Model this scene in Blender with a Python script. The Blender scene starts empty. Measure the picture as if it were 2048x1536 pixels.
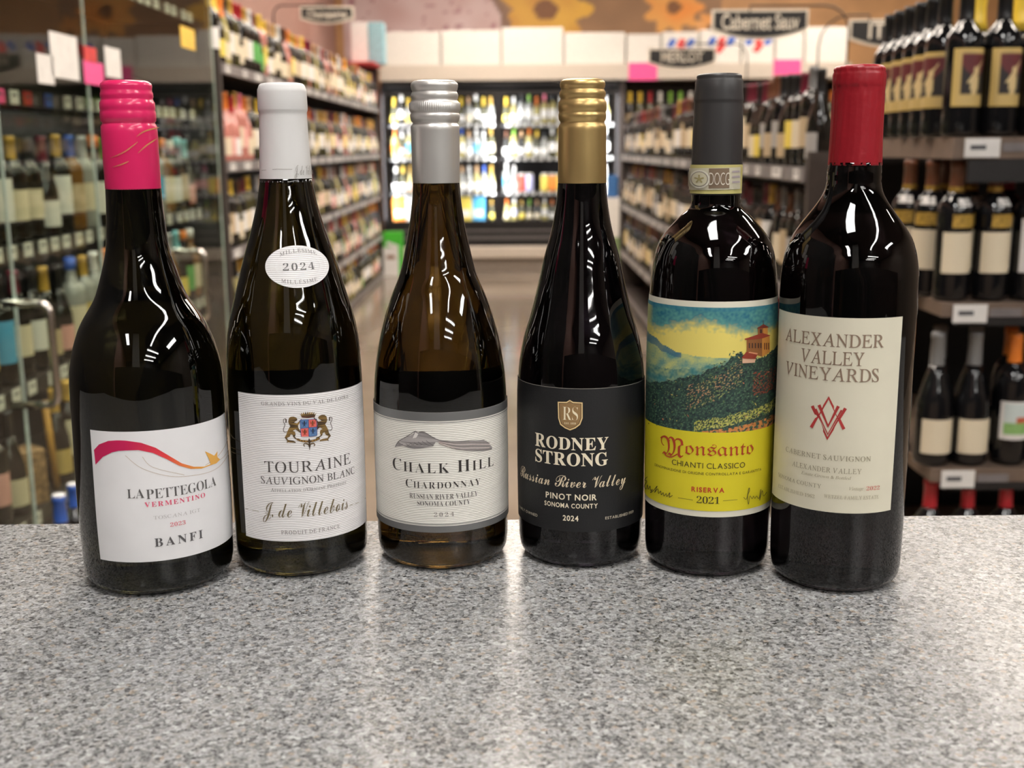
import bpy, math, random
from mathutils import Vector, noise
from mathutils.geometry import tessellate_polygon
random.seed(7)
S = bpy.context.scene
COL = S.collection
PI = math.pi
R_ = math.radians

# ------------------------------------------------------------------ camera
F = 2300.0                      # focal length in pixels of the 2048 wide frame
PITCH = math.atan(474 / F)
ROLL = 0.0071
ZC = 1.21                       # eye height
CT = 0.95                       # counter top height
_c, _s = math.cos(PITCH), math.sin(PITCH)
FWD = Vector((0, _c, -_s)); RT0 = Vector((1, 0, 0)); UP0 = Vector((0, _s, _c))
UPV = UP0 * math.cos(ROLL) + RT0 * math.sin(ROLL)
RTV = RT0 * math.cos(ROLL) - UP0 * math.sin(ROLL)
CAM = Vector((0, 0, ZC))
cd = bpy.data.cameras.new('camera'); cam = bpy.data.objects.new('camera', cd); COL.objects.link(cam)
from mathutils import Matrix
M3 = Matrix((RTV, UPV, -FWD)).transposed()
cam.matrix_world = Matrix.Translation(CAM) @ M3.to_4x4()
cd.sensor_width = 36.0
cd.lens = F / 2048 * 36.0
cd.clip_start = 0.02
cd.dof.use_dof = True
cd.dof.focus_distance = 0.705
cd.dof.aperture_fstop = 9.5
S.camera = cam

# ------------------------------------------------------------------ world, exposure
S.view_settings.view_transform = 'Standard'
S.view_settings.look = 'None'
S.view_settings.gamma = 1.0
S.view_settings.use_curve_mapping = False
S.view_settings.exposure = 0.12
W = bpy.data.worlds.new('world'); S.world = W; W.use_nodes = True
W.node_tree.nodes['Background'].inputs[0].default_value = (0.5, 0.48, 0.45, 1)
W.node_tree.nodes['Background'].inputs[1].default_value = 0.05
cy = S.cycles
cy.max_bounces = 8; cy.diffuse_bounces = 3; cy.glossy_bounces = 4
cy.transmission_bounces = 6; cy.transparent_max_bounces = 12
cy.caustics_reflective = False; cy.caustics_refractive = False
cy.sample_clamp_indirect = 4.0
LAMP = 30.0                      # radiance of the ceiling lamps
COOLER_LAMP = 100.0

# ------------------------------------------------------------------ helpers: rays
def ray(px, py):
    return FWD + RTV * ((px - 1024) / F) + UPV * ((768 - py) / F)
def atY(px, py, Y):
    d = ray(px, py); return CAM + d * (Y / d.y)
def atZ(px, py, z):
    d = ray(px, py); return CAM + d * ((z - ZC) / d.z)

# ------------------------------------------------------------------ helpers: materials
def lin(r, g=None, b=None):
    if g is None: r, g, b = r
    f = lambda v: (v / 255 / 12.92) if v / 255 <= .04045 else ((v / 255 + .055) / 1.055) ** 2.4
    return (f(r), f(g), f(b))
def setin(n, k, v):
    if k in n.inputs: n.inputs[k].default_value = v
def pm(name, col, rough=.5, metal=0., spec=.5, coat=0., vary=.12, vscale=30., bump=0., bscale=200., trans=0., ior=1.45, alpha=None):
    """Principled material whose colour is varied by a noise texture."""
    m = bpy.data.materials.new(name); m.use_nodes = True
    t = m.node_tree; n = t.nodes; b = n['Principled BSDF']
    setin(b, 'Roughness', rough); setin(b, 'Metallic', metal); setin(b, 'Specular IOR Level', spec)
    setin(b, 'Coat Weight', coat); setin(b, 'Coat Roughness', .05); setin(b, 'Transmission Weight', trans); setin(b, 'IOR', ior)
    co = n.new('ShaderNodeTexCoord')
    if vary:
        nz = n.new('ShaderNodeTexNoise'); nz.inputs['Scale'].default_value = vscale; nz.inputs['Detail'].default_value = 2
        t.links.new(co.outputs['Object'], nz.inputs['Vector'])
        rp = n.new('ShaderNodeValToRGB')
        rp.color_ramp.elements[0].position = .3; rp.color_ramp.elements[1].position = .7
        rp.color_ramp.elements[0].color = tuple(c * (1 - vary) for c in col) + (1,)
        rp.color_ramp.elements[1].color = tuple(min(1, c * (1 + vary)) for c in col) + (1,)
        t.links.new(nz.outputs['Fac'], rp.inputs[0]); t.links.new(rp.outputs[0], b.inputs['Base Color'])
    else:
        b.inputs['Base Color'].default_value = tuple(col) + (1,)
    if bump:
        nb = n.new('ShaderNodeTexNoise'); nb.inputs['Scale'].default_value = bscale
        t.links.new(co.outputs['Object'], nb.inputs['Vector'])
        bp = n.new('ShaderNodeBump'); bp.inputs['Strength'].default_value = bump; bp.inputs['Distance'].default_value = .001
        t.links.new(nb.outputs['Fac'], bp.inputs['Height']); t.links.new(bp.outputs[0], b.inputs['Normal'])
    return m
def attr_mat(name, attr, rough=.5, kind='OBJECT', metal=0., coat=0., spec=.5, paper=0.):
    """Material that takes its own colour from an object property or a colour attribute."""
    m = bpy.data.materials.new(name); m.use_nodes = True
    t = m.node_tree; n = t.nodes; b = n['Principled BSDF']
    setin(b, 'Roughness', rough); setin(b, 'Metallic', metal); setin(b, 'Coat Weight', coat); setin(b, 'Specular IOR Level', spec)
    a = n.new('ShaderNodeAttribute'); a.attribute_type = kind; a.attribute_name = attr
    t.links.new(a.outputs['Color'], b.inputs['Base Color'])
    return m
def emis(name, col, strength):
    m = bpy.data.materials.new(name); m.use_nodes = True
    t = m.node_tree; b = t.nodes['Principled BSDF']
    b.inputs['Base Color'].default_value = (.8, .8, .8, 1)
    b.inputs['Emission Color'].default_value = tuple(col) + (1,); b.inputs['Emission Strength'].default_value = strength
    return m
def pane_mat(name, tint, reflect=1.2):
    m = bpy.data.materials.new(name); m.use_nodes = True
    t = m.node_tree; n = t.nodes; n.remove(n['Principled BSDF']); o = n['Material Output']
    tr = n.new('ShaderNodeBsdfTransparent'); tr.inputs[0].default_value = tuple(tint) + (1,)
    gl = n.new('ShaderNodeBsdfGlossy'); gl.inputs['Roughness'].default_value = .02
    fr = n.new('ShaderNodeFresnel'); fr.inputs[0].default_value = reflect
    mx = n.new('ShaderNodeMixShader')
    ge = n.new('ShaderNodeNewGeometry'); ml = n.new('ShaderNodeMath'); ml.operation = 'MULTIPLY_ADD'; ml.inputs[1].default_value = -1.; ml.inputs[2].default_value = 1.
    m2 = n.new('ShaderNodeMath'); m2.operation = 'MULTIPLY'; t.links.new(ge.outputs['Backfacing'], ml.inputs[0]); t.links.new(ml.outputs[0], m2.inputs[0]); t.links.new(fr.outputs[0], m2.inputs[1])
    t.links.new(m2.outputs[0], mx.inputs[0]); t.links.new(tr.outputs[0], mx.inputs[1]); t.links.new(gl.outputs[0], mx.inputs[2])
    t.links.new(mx.outputs[0], o.inputs[0])
    return m

# ------------------------------------------------------------------ helpers: meshes
class MB:
    def __init__(s): s.v = []; s.f = []; s.m = []; s.c = []; s.sm = []
    def add(s, vs, fs, mi=0, col=(1, 1, 1), smooth=False):
        o = len(s.v); s.v += [tuple(p) for p in vs]
        for f in fs: s.f.append([i + o for i in f]); s.m.append(mi); s.c.append(col); s.sm.append(smooth)
        return s
    def box(s, a, b, mi=0, col=(1, 1, 1), bev=0.):
        x0, y0, z0 = [min(a[i], b[i]) for i in range(3)]; x1, y1, z1 = [max(a[i], b[i]) for i in range(3)]
        if bev <= 0:
            vs = [(x0,y0,z0),(x1,y0,z0),(x1,y1,z0),(x0,y1,z0),(x0,y0,z1),(x1,y0,z1),(x1,y1,z1),(x0,y1,z1)]
            return s.add(vs, [(3,2,1,0),(4,5,6,7),(0,1,5,4),(1,2,6,5),(2,3,7,6),(3,0,4,7)], mi, col)
        r = bev
        def rr(z, q):
            return [(x0+q,y0,z),(x1-q,y0,z),(x1,y0+q,z),(x1,y1-q,z),(x1-q,y1,z),(x0+q,y1,z),(x0,y1-q,z),(x0,y0+q,z)]
        def ins(z): return [(min(max(x,x0+r),x1-r),min(max(y,y0+r),y1-r),z) for x,y,_ in rr(z,r)]
        L = [ins(z0), rr(z0+r, r), rr(z1-r, r), ins(z1)]
        vs = sum(L, []); fs = [tuple(range(7,-1,-1)), tuple(range(24,32))]
        for k in range(3):
            for i in range(8):
                j = (i+1) % 8; fs.append((k*8+i, k*8+j, k*8+8+j, k*8+8+i))
        return s.add(vs, fs, mi, col)
    def lathe(s, prof, n=32, mi=0, mif=None, smooth=True, c=(0,0,0), caps=True, ridge=None):
        """prof: (z, r) bottom to top; mif(z_mid, theta) gives a face's material; theta 0 faces -Y."""
        vs = []
        for z, r in prof:
            for i in range(n):
                t = 2*PI*i/n; q = r if ridge is None else r + ridge(z, i)
                vs.append((c[0]+q*math.sin(t), c[1]-q*math.cos(t), c[2]+z))
        o = len(s.v); s.v += vs
        for k in range(len(prof)-1):
            for i in range(n):
                j = (i+1) % n
                s.f.append([o+k*n+i, o+k*n+j, o+(k+1)*n+j, o+(k+1)*n+i])
                th = 2*PI*(i+.5)/n; th = th-2*PI if th > PI else th
                s.m.append(mif((prof[k][0]+prof[k+1][0])/2, th) if mif else mi); s.c.append((1,1,1)); s.sm.append(smooth)
        if caps:
            for k, rev in ((0, True), (len(prof)-1, False)):
                f = [o+k*n+i for i in range(n)]
                s.f.append(f[::-1] if rev else f); s.m.append(mif(prof[k][0], 0) if mif else mi); s.c.append((1,1,1)); s.sm.append(False)
        return s
    def tube(s, pts, r, n=10, mi=0, col=(1,1,1)):
        pts = [Vector(p) for p in pts]; vs = []; up = None
        for i, p in enumerate(pts):
            d = (pts[min(i+1, len(pts)-1)] - pts[max(i-1, 0)]).normalized()
            if up is None: up = Vector((0,0,1)) if abs(d.z) < .9 else Vector((1,0,0))
            a = d.cross(up).normalized(); b = a.cross(d).normalized(); up = b
            for k in range(n): vs.append(tuple(p + a*r*math.cos(2*PI*k/n) + b*r*math.sin(2*PI*k/n)))
        fs = [tuple(range(n-1,-1,-1)), tuple(range(len(vs)-n, len(vs)))]
        for i in range(len(pts)-1):
            for k in range(n):
                j = (k+1) % n; fs.append((i*n+k, i*n+j, (i+1)*n+j, (i+1)*n+k))
        return s.add(vs, fs, mi, col, True)
    def mesh(s, name, mats):
        me = bpy.data.meshes.new(name); me.from_pydata(s.v, [], s.f)
        for m in (mats if isinstance(mats, (list, tuple)) else [mats]): me.materials.append(m)
        me.polygons.foreach_set('material_index', s.m); me.polygons.foreach_set('use_smooth', s.sm)
        if any(c != (1,1,1) for c in s.c):
            a = me.color_attributes.new('Col', 'FLOAT_COLOR', 'CORNER'); i = 0; buf = []
            for f, c in zip(s.f, s.c):
                for k, _ in enumerate(f):
                    q = c[k] if isinstance(c[0], (tuple, list)) else c
                    buf += [q[0], q[1], q[2], 1.]
            a.data.foreach_set('color', buf)
        me.update(); return me
    def build(s, name, mats, parent=None, **kw):
        o = bpy.data.objects.new(name, s.mesh(name, mats)); COL.objects.link(o)
        if parent: o.parent = parent
        for k, v in kw.items(): o[k] = v
        return o
def tag(o, label, cat, group=None, kind=None):
    o['label'] = label; o['category'] = cat
    if group: o['group'] = group
    if kind: o['kind'] = kind
    return o
def thing(name, loc, label, cat, rz=0., group=None):
    o = bpy.data.objects.new(name, None); COL.objects.link(o); o.empty_display_size = .05
    o.location = loc; o.rotation_euler = (0, 0, rz)
    return tag(o, label, cat, group)
def struct(name, mb, mats):
    o = mb.build(name, mats); o['kind'] = 'structure'; return o
def smoothprof(pts, per=5):
    """Catmull-Rom through (z, r)."""
    out = []
    for i in range(len(pts)-1):
        p0 = pts[max(i-1,0)]; p1 = pts[i]; p2 = pts[i+1]; p3 = pts[min(i+2,len(pts)-1)]
        for k in range(per):
            t = k/per
            z = p1[0] + (p2[0]-p1[0])*t
            m1 = (p2[1]-p0[1])/max(1e-6, p2[0]-p0[0]); m2 = (p3[1]-p1[1])/max(1e-6, p3[0]-p1[0]); h = p2[0]-p1[0]
            r = (2*t**3-3*t*t+1)*p1[1] + (t**3-2*t*t+t)*h*m1 + (-2*t**3+3*t*t)*p2[1] + (t**3-t*t)*h*m2
            out.append((z, r))
    out.append(pts[-1]); return out

# ------------------------------------------------------------------ helpers: lettering
HOLES = {0x1d455: 0x210e}
def _mapc(c, style):
    def off(U, L, D=0x1d7ce):
        if 'A' <= c <= 'Z': v = U + ord(c) - 65
        elif 'a' <= c <= 'z': v = L + ord(c) - 97
        elif '0' <= c <= '9': v = D + ord(c) - 48
        else: return c
        return chr(HOLES.get(v, v))
    if style in ('serif', 'it'): return off(0x1d434, 0x1d44e)
    if style == 'serifb': return off(0x1d400, 0x1d41a)
    if style == 'script': return off(0x1d4d0, 0x1d4ea)
    if style == 'frak': return off(0x1d504, 0x1d51e)
    if style == 'frakb': return off(0x1d56c, 0x1d586)
    return c
_G = {}
def glyph(s, style, offset=0.):
    k = (s, style, offset)
    if k in _G: return _G[k]
    c = bpy.data.curves.new('t', 'FONT'); c.body = ''.join(_mapc(x, style) for x in s); c.resolution_u = 4; c.offset = offset
    o = bpy.data.objects.new('t', c); me = bpy.data.meshes.new_from_object(o)
    sh = .27 if style == 'serif' and any('A' <= x <= 'z' for x in s) else 0
    vs = [(v.co.x - sh*v.co.y, v.co.y) for v in me.vertices]; fs = [tuple(p.vertices) for p in me.polygons]
    bpy.data.objects.remove(o); bpy.data.curves.remove(c); bpy.data.meshes.remove(me)
    _G[k] = (vs, fs); return _G[k]
def layout(s, style, gap=.06, whole=False, small=.78, offset=0.):
    """Lower case letters become small capitals in the capital styles (unless whole)."""
    if whole:
        return glyph(s, style, offset)
    V, Fs, x = [], [], 0.
    for ch in s:
        if ch == ' ': x += .28; continue
        k = 1.; acc = ch in 'Éé'
        if ch == 'é': ch = 'e'
        if ch == 'É': ch = 'E'
        if ch.islower(): k = small; ch = ch.upper()
        of = offset
        if style == 'serif' and ch.isdigit(): of = offset - .012
        vs, fs = glyph(ch, style if ch not in ".'&-" else 'sans', of)
        if not vs: continue
        a = min(v[0] for v in vs); b = max(v[0] for v in vs)
        o = len(V); V += [((v[0]-a)*k + x, v[1]*k) for v in vs]; Fs += [tuple(i+o for i in f) for f in fs]
        if acc:
            o = len(V); m = x + (b-a)*k*.5; V += [(m-.02, .72*k), (m+.03, .72*k), (m+.13, .86*k), (m+.06, .86*k)]; Fs.append((o, o+1, o+2, o+3))
        x += (b-a)*k + gap
    return V, Fs
print('helpers ready')

# ------------------------------------------------------------------ shared materials
M = {}
M['steel_black'] = pm('black_powder_coat', (.018,.016,.016), .45)
M['rack_brown'] = pm('dark_brown_steel', (.055,.042,.036), .5)
M['rail'] = pm('grey_price_rail', (.20,.18,.18), .35)
M['card'] = pm('white_card', (.78,.76,.73), .6, vary=.05)
M['ink'] = pm('printed_ink', (.08,.08,.09), .6)
M['chrome'] = pm('brushed_metal', (.62,.58,.54), .22, metal=1.)
M['beige'] = pm('beige_laminate', (.62,.54,.46), .4, vary=.05)
M['carton'] = pm('white_cardboard', (.70,.67,.62), .7, vary=.04)
M['pink'] = pm('pink_paper', (.90,.10,.32), .6, vary=.04)
M['red'] = pm('red_print', (.65,.05,.05), .6); M['blue'] = pm('blue_print', (.04,.12,.5), .6)
M['yellow'] = pm('yellow_paper', (.85,.55,.08), .6)
M['lamp'] = emis('lamp_diffuser', (1., .97, .93), LAMP); M['lamp_warm'] = emis('warm_lamp_diffuser', (1., .88, .76), LAMP*1.35)
M['white_metal'] = pm('white_enamel', (.75,.74,.72), .4)

# ------------------------------------------------------------------ room shell
XL, XR, YB, YF, ZH = -1.8, 5.2, -6.0, 12.4, 3.4
def floor_mat():
    m = pm('polished_concrete', (.25,.20,.155), .14, vary=.2, vscale=1.6, spec=.5); return m
struct('floor', MB().box((-1.9, -6.1, -.1), (5.3, 12.5, 0)), floor_mat())
struct('ceiling', MB().box((-1.9, -6.1, ZH), (5.3, 12.5, ZH+.1)), pm('ceiling_dark', (.09,.088,.085), .8))
struct('wall_left', MB().box((-1.9, -6.1, 0), (XL, 12.5, ZH)), pm('rose_brown_paint', (.36,.20,.16), .7))
struct('wall_right', MB().box((XR, -6.1, 0), (5.3, 12.5, ZH)), pm('dark_tan_paint', (.12,.095,.075), .7))
struct('wall_back', MB().box((-1.9, -6.1, 0), (5.3, YB, ZH)), pm('dark_grey_paint', (.055,.052,.05), .7))
struct('wall_front', MB().box((-1.9, YF, 0), (5.3, 12.5, ZH)), pm('wood_plank', (.50,.27,.12), .6, vary=.15, vscale=3))
# ------------------------------------------------------------------ ceiling lamps
def lamp(x, y, sx, sy, label, z=ZH, group='ceiling lamps of the shop'):
    t = thing('ceiling_light', (x, y, z), label, 'ceiling light', 0, group)
    MB().box((-sx/2-.03, -sy/2-.03, -.05), (sx/2+.03, sy/2+.03, 0)).build('housing', M['white_metal'], t)
    MB().box((-sx/2, -sy/2, -.07), (sx/2, sy/2, -.051)).build('diffuser', M['lamp_warm' if y > 1 else 'lamp'], t)
OUT = 'white ceiling lamp outside the frame, seen only as a highlight on the bottles'
lamp(-.1, .05, .50, .85, OUT)
for y in (-3.5, -4.4, -5.3): lamp(2.3, y, 1.7, .16, OUT)
lamp(3.9, -1.2, .5, 1.6, OUT)
for y in (2.6, 4.6, 6.6, 8.6, 10.4): lamp(-.1, y, 1.4, .30, OUT)
for y in (2.6, 5.4, 8.2, 10.6): lamp(3.0, y, 1.4, .30, OUT)
lamp(-1.0, -2.6, .3, 1.2, OUT)
lamp(1.7, -1.2, .14, 3.4, OUT)
struct('added_light_blocker', MB().box((-1.28, -1.25, 0), (XR, -1.15, 1.55)), pm('blocker_black', (.02,.02,.02), .6))  # added behind the camera so the bottles mirror black, not lit floor
struct('added_dark_block', MB().box((XL, -1.0, 0), (-1.28, 2.18, 2.3)), pm('dark_block_black', (.03,.026,.024), .6))  # unseen dark block, added to darken the leftmost bottle's reflection of the wall
struct('pillar', MB().box((-.38, -2.4, 0), (.16, -2.0, ZH)), pm('pillar_grey', (.45,.45,.44), .6))

# ------------------------------------------------------------------ counter
def granite():
    m = bpy.data.materials.new('speckled_granite'); m.use_nodes = True
    t = m.node_tree; n = t.nodes; b = n['Principled BSDF']; setin(b, 'Roughness', .27); setin(b, 'Specular IOR Level', .34)
    co = n.new('ShaderNodeTexCoord'); 
    def vor(scale, stops):
        v = n.new('ShaderNodeTexVoronoi'); v.inputs['Scale'].default_value = scale
        t.links.new(co.outputs['Object'], v.inputs['Vector'])
        sp = n.new('ShaderNodeSeparateColor'); t.links.new(v.outputs['Color'], sp.inputs[0])
        r = n.new('ShaderNodeValToRGB'); r.color_ramp.interpolation = 'CONSTANT'
        el = r.color_ramp.elements; el[0].position = 0; el[0].color = stops[0][1] + (1,); el[1].position = stops[1][0]; el[1].color = stops[1][1] + (1,)
        for p, c in stops[2:]:
            e = el.new(p); e.color = c + (1,)
        t.links.new(sp.outputs[0], r.inputs[0]); return r.outputs[0]
    g = lambda v, w=1.: (v*.74, v*.74, v*.745)
    a = vor(430, [(0, g(.06)), (.16, g(.19)), (.36, (.31,.30,.285)), (.62, g(.50)), (.90, (.40,.32,.25)), (.94, g(.74))])
    c = vor(900, [(0, g(.035)), (.15, g(.24)), (.50, g(.44)), (.82, g(.68))])
    mx = n.new('ShaderNodeMix'); mx.data_type = 'RGBA'; mx.inputs[0].default_value = .45
    t.links.new(a, mx.inputs[6]); t.links.new(c, mx.inputs[7])
    t.links.new(mx.outputs[2], b.inputs['Base Color']); return m
ct = thing('counter', (0, 0, 0), 'grey speckled granite shop counter under the six wine bottles', 'counter')
pL = atZ(0, 1042, CT); pR = atZ(2048, 1023, CT)
sl = (pR.y-pL.y)/(pR.x-pL.x); yb = lambda x: pL.y + sl*(x-pL.x)
mb = MB(); r = .008
pf = [(0, -.04), (0, -r), (-r*.3, -r*.3), (-r, 0)]           # rounded back edge
vs = []
for x in (-1.15, 1.15):
    for dy, dz in pf: vs.append((x, yb(x)+dy, CT+dz))
    vs += [(x, -.15, CT), (x, -.15, CT-.04)]
N6 = 6
fs = [tuple(range(N6)), tuple(range(2*N6-1, N6-1, -1))] + [(i, i+N6, (i+1) % N6+N6, (i+1) % N6) for i in range(N6)]
mb.add(vs, fs); mb.build('worktop', granite(), ct)
MB().box((-1.10, -.10, 0), (1.10, min(yb(-1.1), yb(1.1))-.05, CT-.04)).build('base_cabinet', pm('counter_laminate', (.30,.24,.2), .5), ct)

# ------------------------------------------------------------------ shop bottles (shared meshes, colours per object)
glassM = attr_mat('tinted_bottle_glass', 'glass_c', .06, coat=.3)
capM = attr_mat('bottle_capsule', 'cap_c', .3)
labM = attr_mat('bottle_label', 'lab_c', .6)
printM = attr_mat('printed_paper', 'Col', .55, 'GEOMETRY')
def prof_bordeaux(k=1.): return [(0,.031),(.004,.036),(.012,.0375),(.06,.0375),(.15,.0375),(.19,.0375),(.206,.0352),(.220,.0265),(.231,.0175),(.240,.0150),(.285,.0142),(.286,.0155),(.300,.0150),(.302,.0125)]
def prof_burgundy(): return [(0,.033),(.005,.039),(.014,.0405),(.05,.0405),(.11,.0405),(.145,.038),(.175,.030),(.205,.0205),(.228,.0155),(.285,.0140),(.286,.0152),(.298,.0148),(.300,.012)]
def prof_sparkling(): return [(0,.034),(.006,.042),(.02,.043),(.06,.043),(.12,.043),(.16,.039),(.20,.028),(.235,.0180),(.262,.0165),(.285,.0185),(.300,.0195),(.312,.0175),(.315,.012)]
def prof_liquor(): return [(0,.036),(.004,.041),(.02,.042),(.06,.042),(.17,.042),(.20,.040),(.216,.030),(.225,.018),(.255,.0155),(.262,.0155),(.263,.018),(.300,.0175),(.302,.014)]
def prof_can(): return [(0,.024),(.006,.030),(.02,.033),(.06,.033),(.13,.033),(.148,.030),(.156,.026),(.158,.022)]
SHAPES = {'bordeaux': (prof_bordeaux, .062, .150, .236), 'burgundy': (prof_burgundy, .030, .108, .226), 'sparkling': (prof_sparkling, .035, .105, .215),
          'liquor': (prof_liquor, .045, .150, .262), 'can': (prof_can, .008, .140, .148), 'magnum_label': (prof_bordeaux, .062, .178, .236)}
def insert_rings(pr, zs):
    for z in zs:
        if any(abs(p[0]-z) < 1e-6 for p in pr): continue
        for i in range(len(pr)-1):
            if pr[i][0] < z < pr[i+1][0]:
                t = (z-pr[i][0])/(pr[i+1][0]-pr[i][0]); pr = pr[:i+1] + [(z, pr[i][1]+t*(pr[i+1][1]-pr[i][1]))] + pr[i+1:]; break
    return pr
BM = {}; BP = {}
for k, (fn, l0, l1, c0) in SHAPES.items():
    pr = insert_rings(fn(), (l0, l1, c0)); n = 24
    BM[k] = MB().lathe(pr, n, mif=lambda z, th: 1 if z > c0 else (2 if l0 < z < l1 and abs(th) < 1.25 else 0)).mesh('bottle_' + k, [glassM, capM, labM])
    body = [p for p in pr if p[0] <= c0+1e-6]; top = [(z, r+.0006) for z, r in pr if z >= c0-1e-6]
    lab = [(z, r+.0006) for z, r in pr if l0-1e-6 <= z <= l1+1e-6]
    lm = MB(); nn = 16
    for z, r in lab: lm.v += [(r*math.sin(-1.25+2.5*i/nn), -r*math.cos(-1.25+2.5*i/nn), z) for i in range(nn+1)]
    for q in range(len(lab)-1):
        for i in range(nn):
            o = q*(nn+1)+i; lm.f.append([o, o+1, o+nn+2, o+nn+1]); lm.m.append(0); lm.c.append((1,1,1)); lm.sm.append(True)
    BP[k] = (MB().lathe(body, n).mesh('body_'+k, glassM), MB().lathe(top, n).mesh('capsule_'+k, capM), lm.mesh('label_'+k, labM))
CAPC = {'gold': (.55,.33,.06), 'red': (.45,.02,.03), 'black': (.012,.012,.013), 'white': (.80,.78,.74), 'brown': (.16,.06,.03), 'yellow': (.85,.58,.06),
        'silver': (.5,.5,.5), 'burgundy': (.15,.012,.03), 'orange': (.80,.22,.03), 'green': (.25,.5,.06), 'blue': (.05,.13,.5), 'pink': (.8,.2,.3), 'tan': (.62,.38,.2), 'grey': (.2,.2,.2), 'cyan': (.25,.62,.66)}
LABC = {'cream': (.78,.68,.50), 'white': (.82,.80,.77), 'tan': (.55,.42,.26), 'yellow': (.85,.66,.12), 'pink': (.82,.42,.38), 'grey': (.42,.40,.38), 'green': (.12,.42,.10),
        'blue': (.10,.42,.72), 'red': (.62,.08,.05), 'gold': (.62,.44,.14), 'orange': (.85,.28,.04), 'lavender': (.55,.55,.85), 'black': (.02,.02,.02)}
GLASC = {'dark': (.012,.010,.008), 'olive': (.05,.045,.012), 'clear': (.34,.34,.32), 'amber': (.20,.09,.02), 'pale': (.42,.36,.14), 'rose': (.55,.22,.18), 'black': (.006,.006,.007)}
def shop_bottle(name, shape, x, y, z, rz, cap, glass, lab, label, group, parts=False, cat='wine bottle', sc=1.):
    if not parts:
        o = bpy.data.objects.new(name, BM[shape]); COL.objects.link(o); o.location = (x, y, z+.0008); o.rotation_euler = (0, 0, rz)
        o.scale = (sc,)*3
        o['glass_c'] = GLASC[glass]; o['cap_c'] = CAPC[cap]; o['lab_c'] = LABC[lab]
        return tag(o, label, cat, group)
    t = thing(name, (x, y, z+.0008), label, cat, rz, group); t.scale = (sc,)*3
    for nm, me, key, c in (('body', BP[shape][0], 'glass_c', GLASC[glass]), ('capsule', BP[shape][1], 'cap_c', CAPC[cap]), ('label', BP[shape][2], 'lab_c', LABC[lab])):
        o = bpy.data.objects.new(nm, me); COL.objects.link(o); o.parent = t; o[key] = c
    return t
ONES = ['', 'first','second','third','fourth','fifth','sixth','seventh','eighth','ninth','tenth','eleventh','twelfth','thirteenth','fourteenth','fifteenth','sixteenth','seventeenth','eighteenth','nineteenth']
def nth(n):
    if n < 20: return ONES[n]
    tens = {2:'twent',3:'thirt',4:'fort',5:'fift',6:'sixt',7:'sevent',8:'eight',9:'ninet'}[n//10]
    return tens+'ieth' if n % 10 == 0 else tens+'y-'+ONES[n % 10]
SHELFN = ['top', 'second', 'third', 'fourth', 'bottom']

# ------------------------------------------------------------------ racks
def price_tag(parent, p, axis, w=.055, h=.032, mat=None, name='price_tag'):
    mb = MB()
    if axis == 'x':   # faces +X or -X (sign in p[3])
        s = p[3]; mb.box((p[0], p[1]-w/2, p[2]-h/2), (p[0]+s*.003, p[1]+w/2, p[2]+h/2))
        mb.box((p[0]+s*.003, p[1]-w*.3, p[2]+.002), (p[0]+s*.0034, p[1]+w*.25, p[2]+.008), 1)
    else:
        mb.box((p[0]-w/2, p[1]-.003, p[2]-h/2), (p[0]+w/2, p[1], p[2]+h/2))
        mb.box((p[0]-w*.35, p[1]-.0034, p[2]-.004), (p[0]+w*.1, p[1]-.003, p[2]+.006), 1)
    return mb.build(name, [mat or M['card'], M['ink']], parent)
def aisle_rack(name, label, X, side, y0, y1, zs, depth, back_top, seed, tagged):
    """Rack whose face is the plane x = X; side = -1 when the rack stands left of its face."""
    rnd = random.Random(seed); t = thing(name, (X, y0, 0), label, 'shelf rack')
    L = y1-y0; d = side*depth
    MB().box((d-side*.03, 0, 0), (d, L, back_top)).build('back_panel', M['rack_brown'], t)
    for yy in (0, L-.03): MB().box((0, yy, 0), (d-side*.03, yy+.03, (zs[0] + .05) if yy == 0 else back_top-.02)).build('end_panel', M['rack_brown'], t)
    MB().box((side*.03, .03, 0), (d-side*.03, L-.03, zs[-1]-.03)).build('base', M['steel_black'], t)
    for k, z in enumerate(zs):
        sh = MB().box((side*.004, .03, z-.028), (d-side*.03, L-.03, z)).build('shelf', M['rack_brown'], t)
        rl = MB().box((-side*.006, .03, z-.040), (side*.004, L-.03, z+.004)).build('price_rail', M['rail'], sh)
        if k < tagged:
            yy = .12
            while yy < L-.15:
                price_tag(sh, (-side*.006, yy, z-.018, -side), 'x', rnd.choice((.06,.09,.12))); yy += rnd.uniform(.2, .42)
    return t
LZ = [1.565, 1.153, .775, .405, .05]
aisle_rack('wine_rack', 'long brown five-shelf wine rack on the left side of the aisle', -1.22, -1, 5.0, 11.0, LZ, .45, 1.95, 3, 4)
RZ = [1.140, .762, .395, .10]
aisle_rack('wine_rack', 'long brown wine rack on the right side of the aisle, behind the charcoal-capped bottle', .88, 1, 3.45, 9.3, RZ, .45, 1.16, 4, 3)
rnd = random.Random(11)
def pick(w): return rnd.choices([a for a, _ in w], [b for _, b in w])[0]
WARM_CAPS = [('gold',4),('red',2),('black',5),('white',2),('brown',3),('yellow',3),('silver',2),('burgundy',3),('orange',2),('tan',2)]
LITL = [('cream',8),('white',6),('tan',3),('yellow',1.5),('pink',1.2),('grey',.8),('green',.5)]
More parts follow.
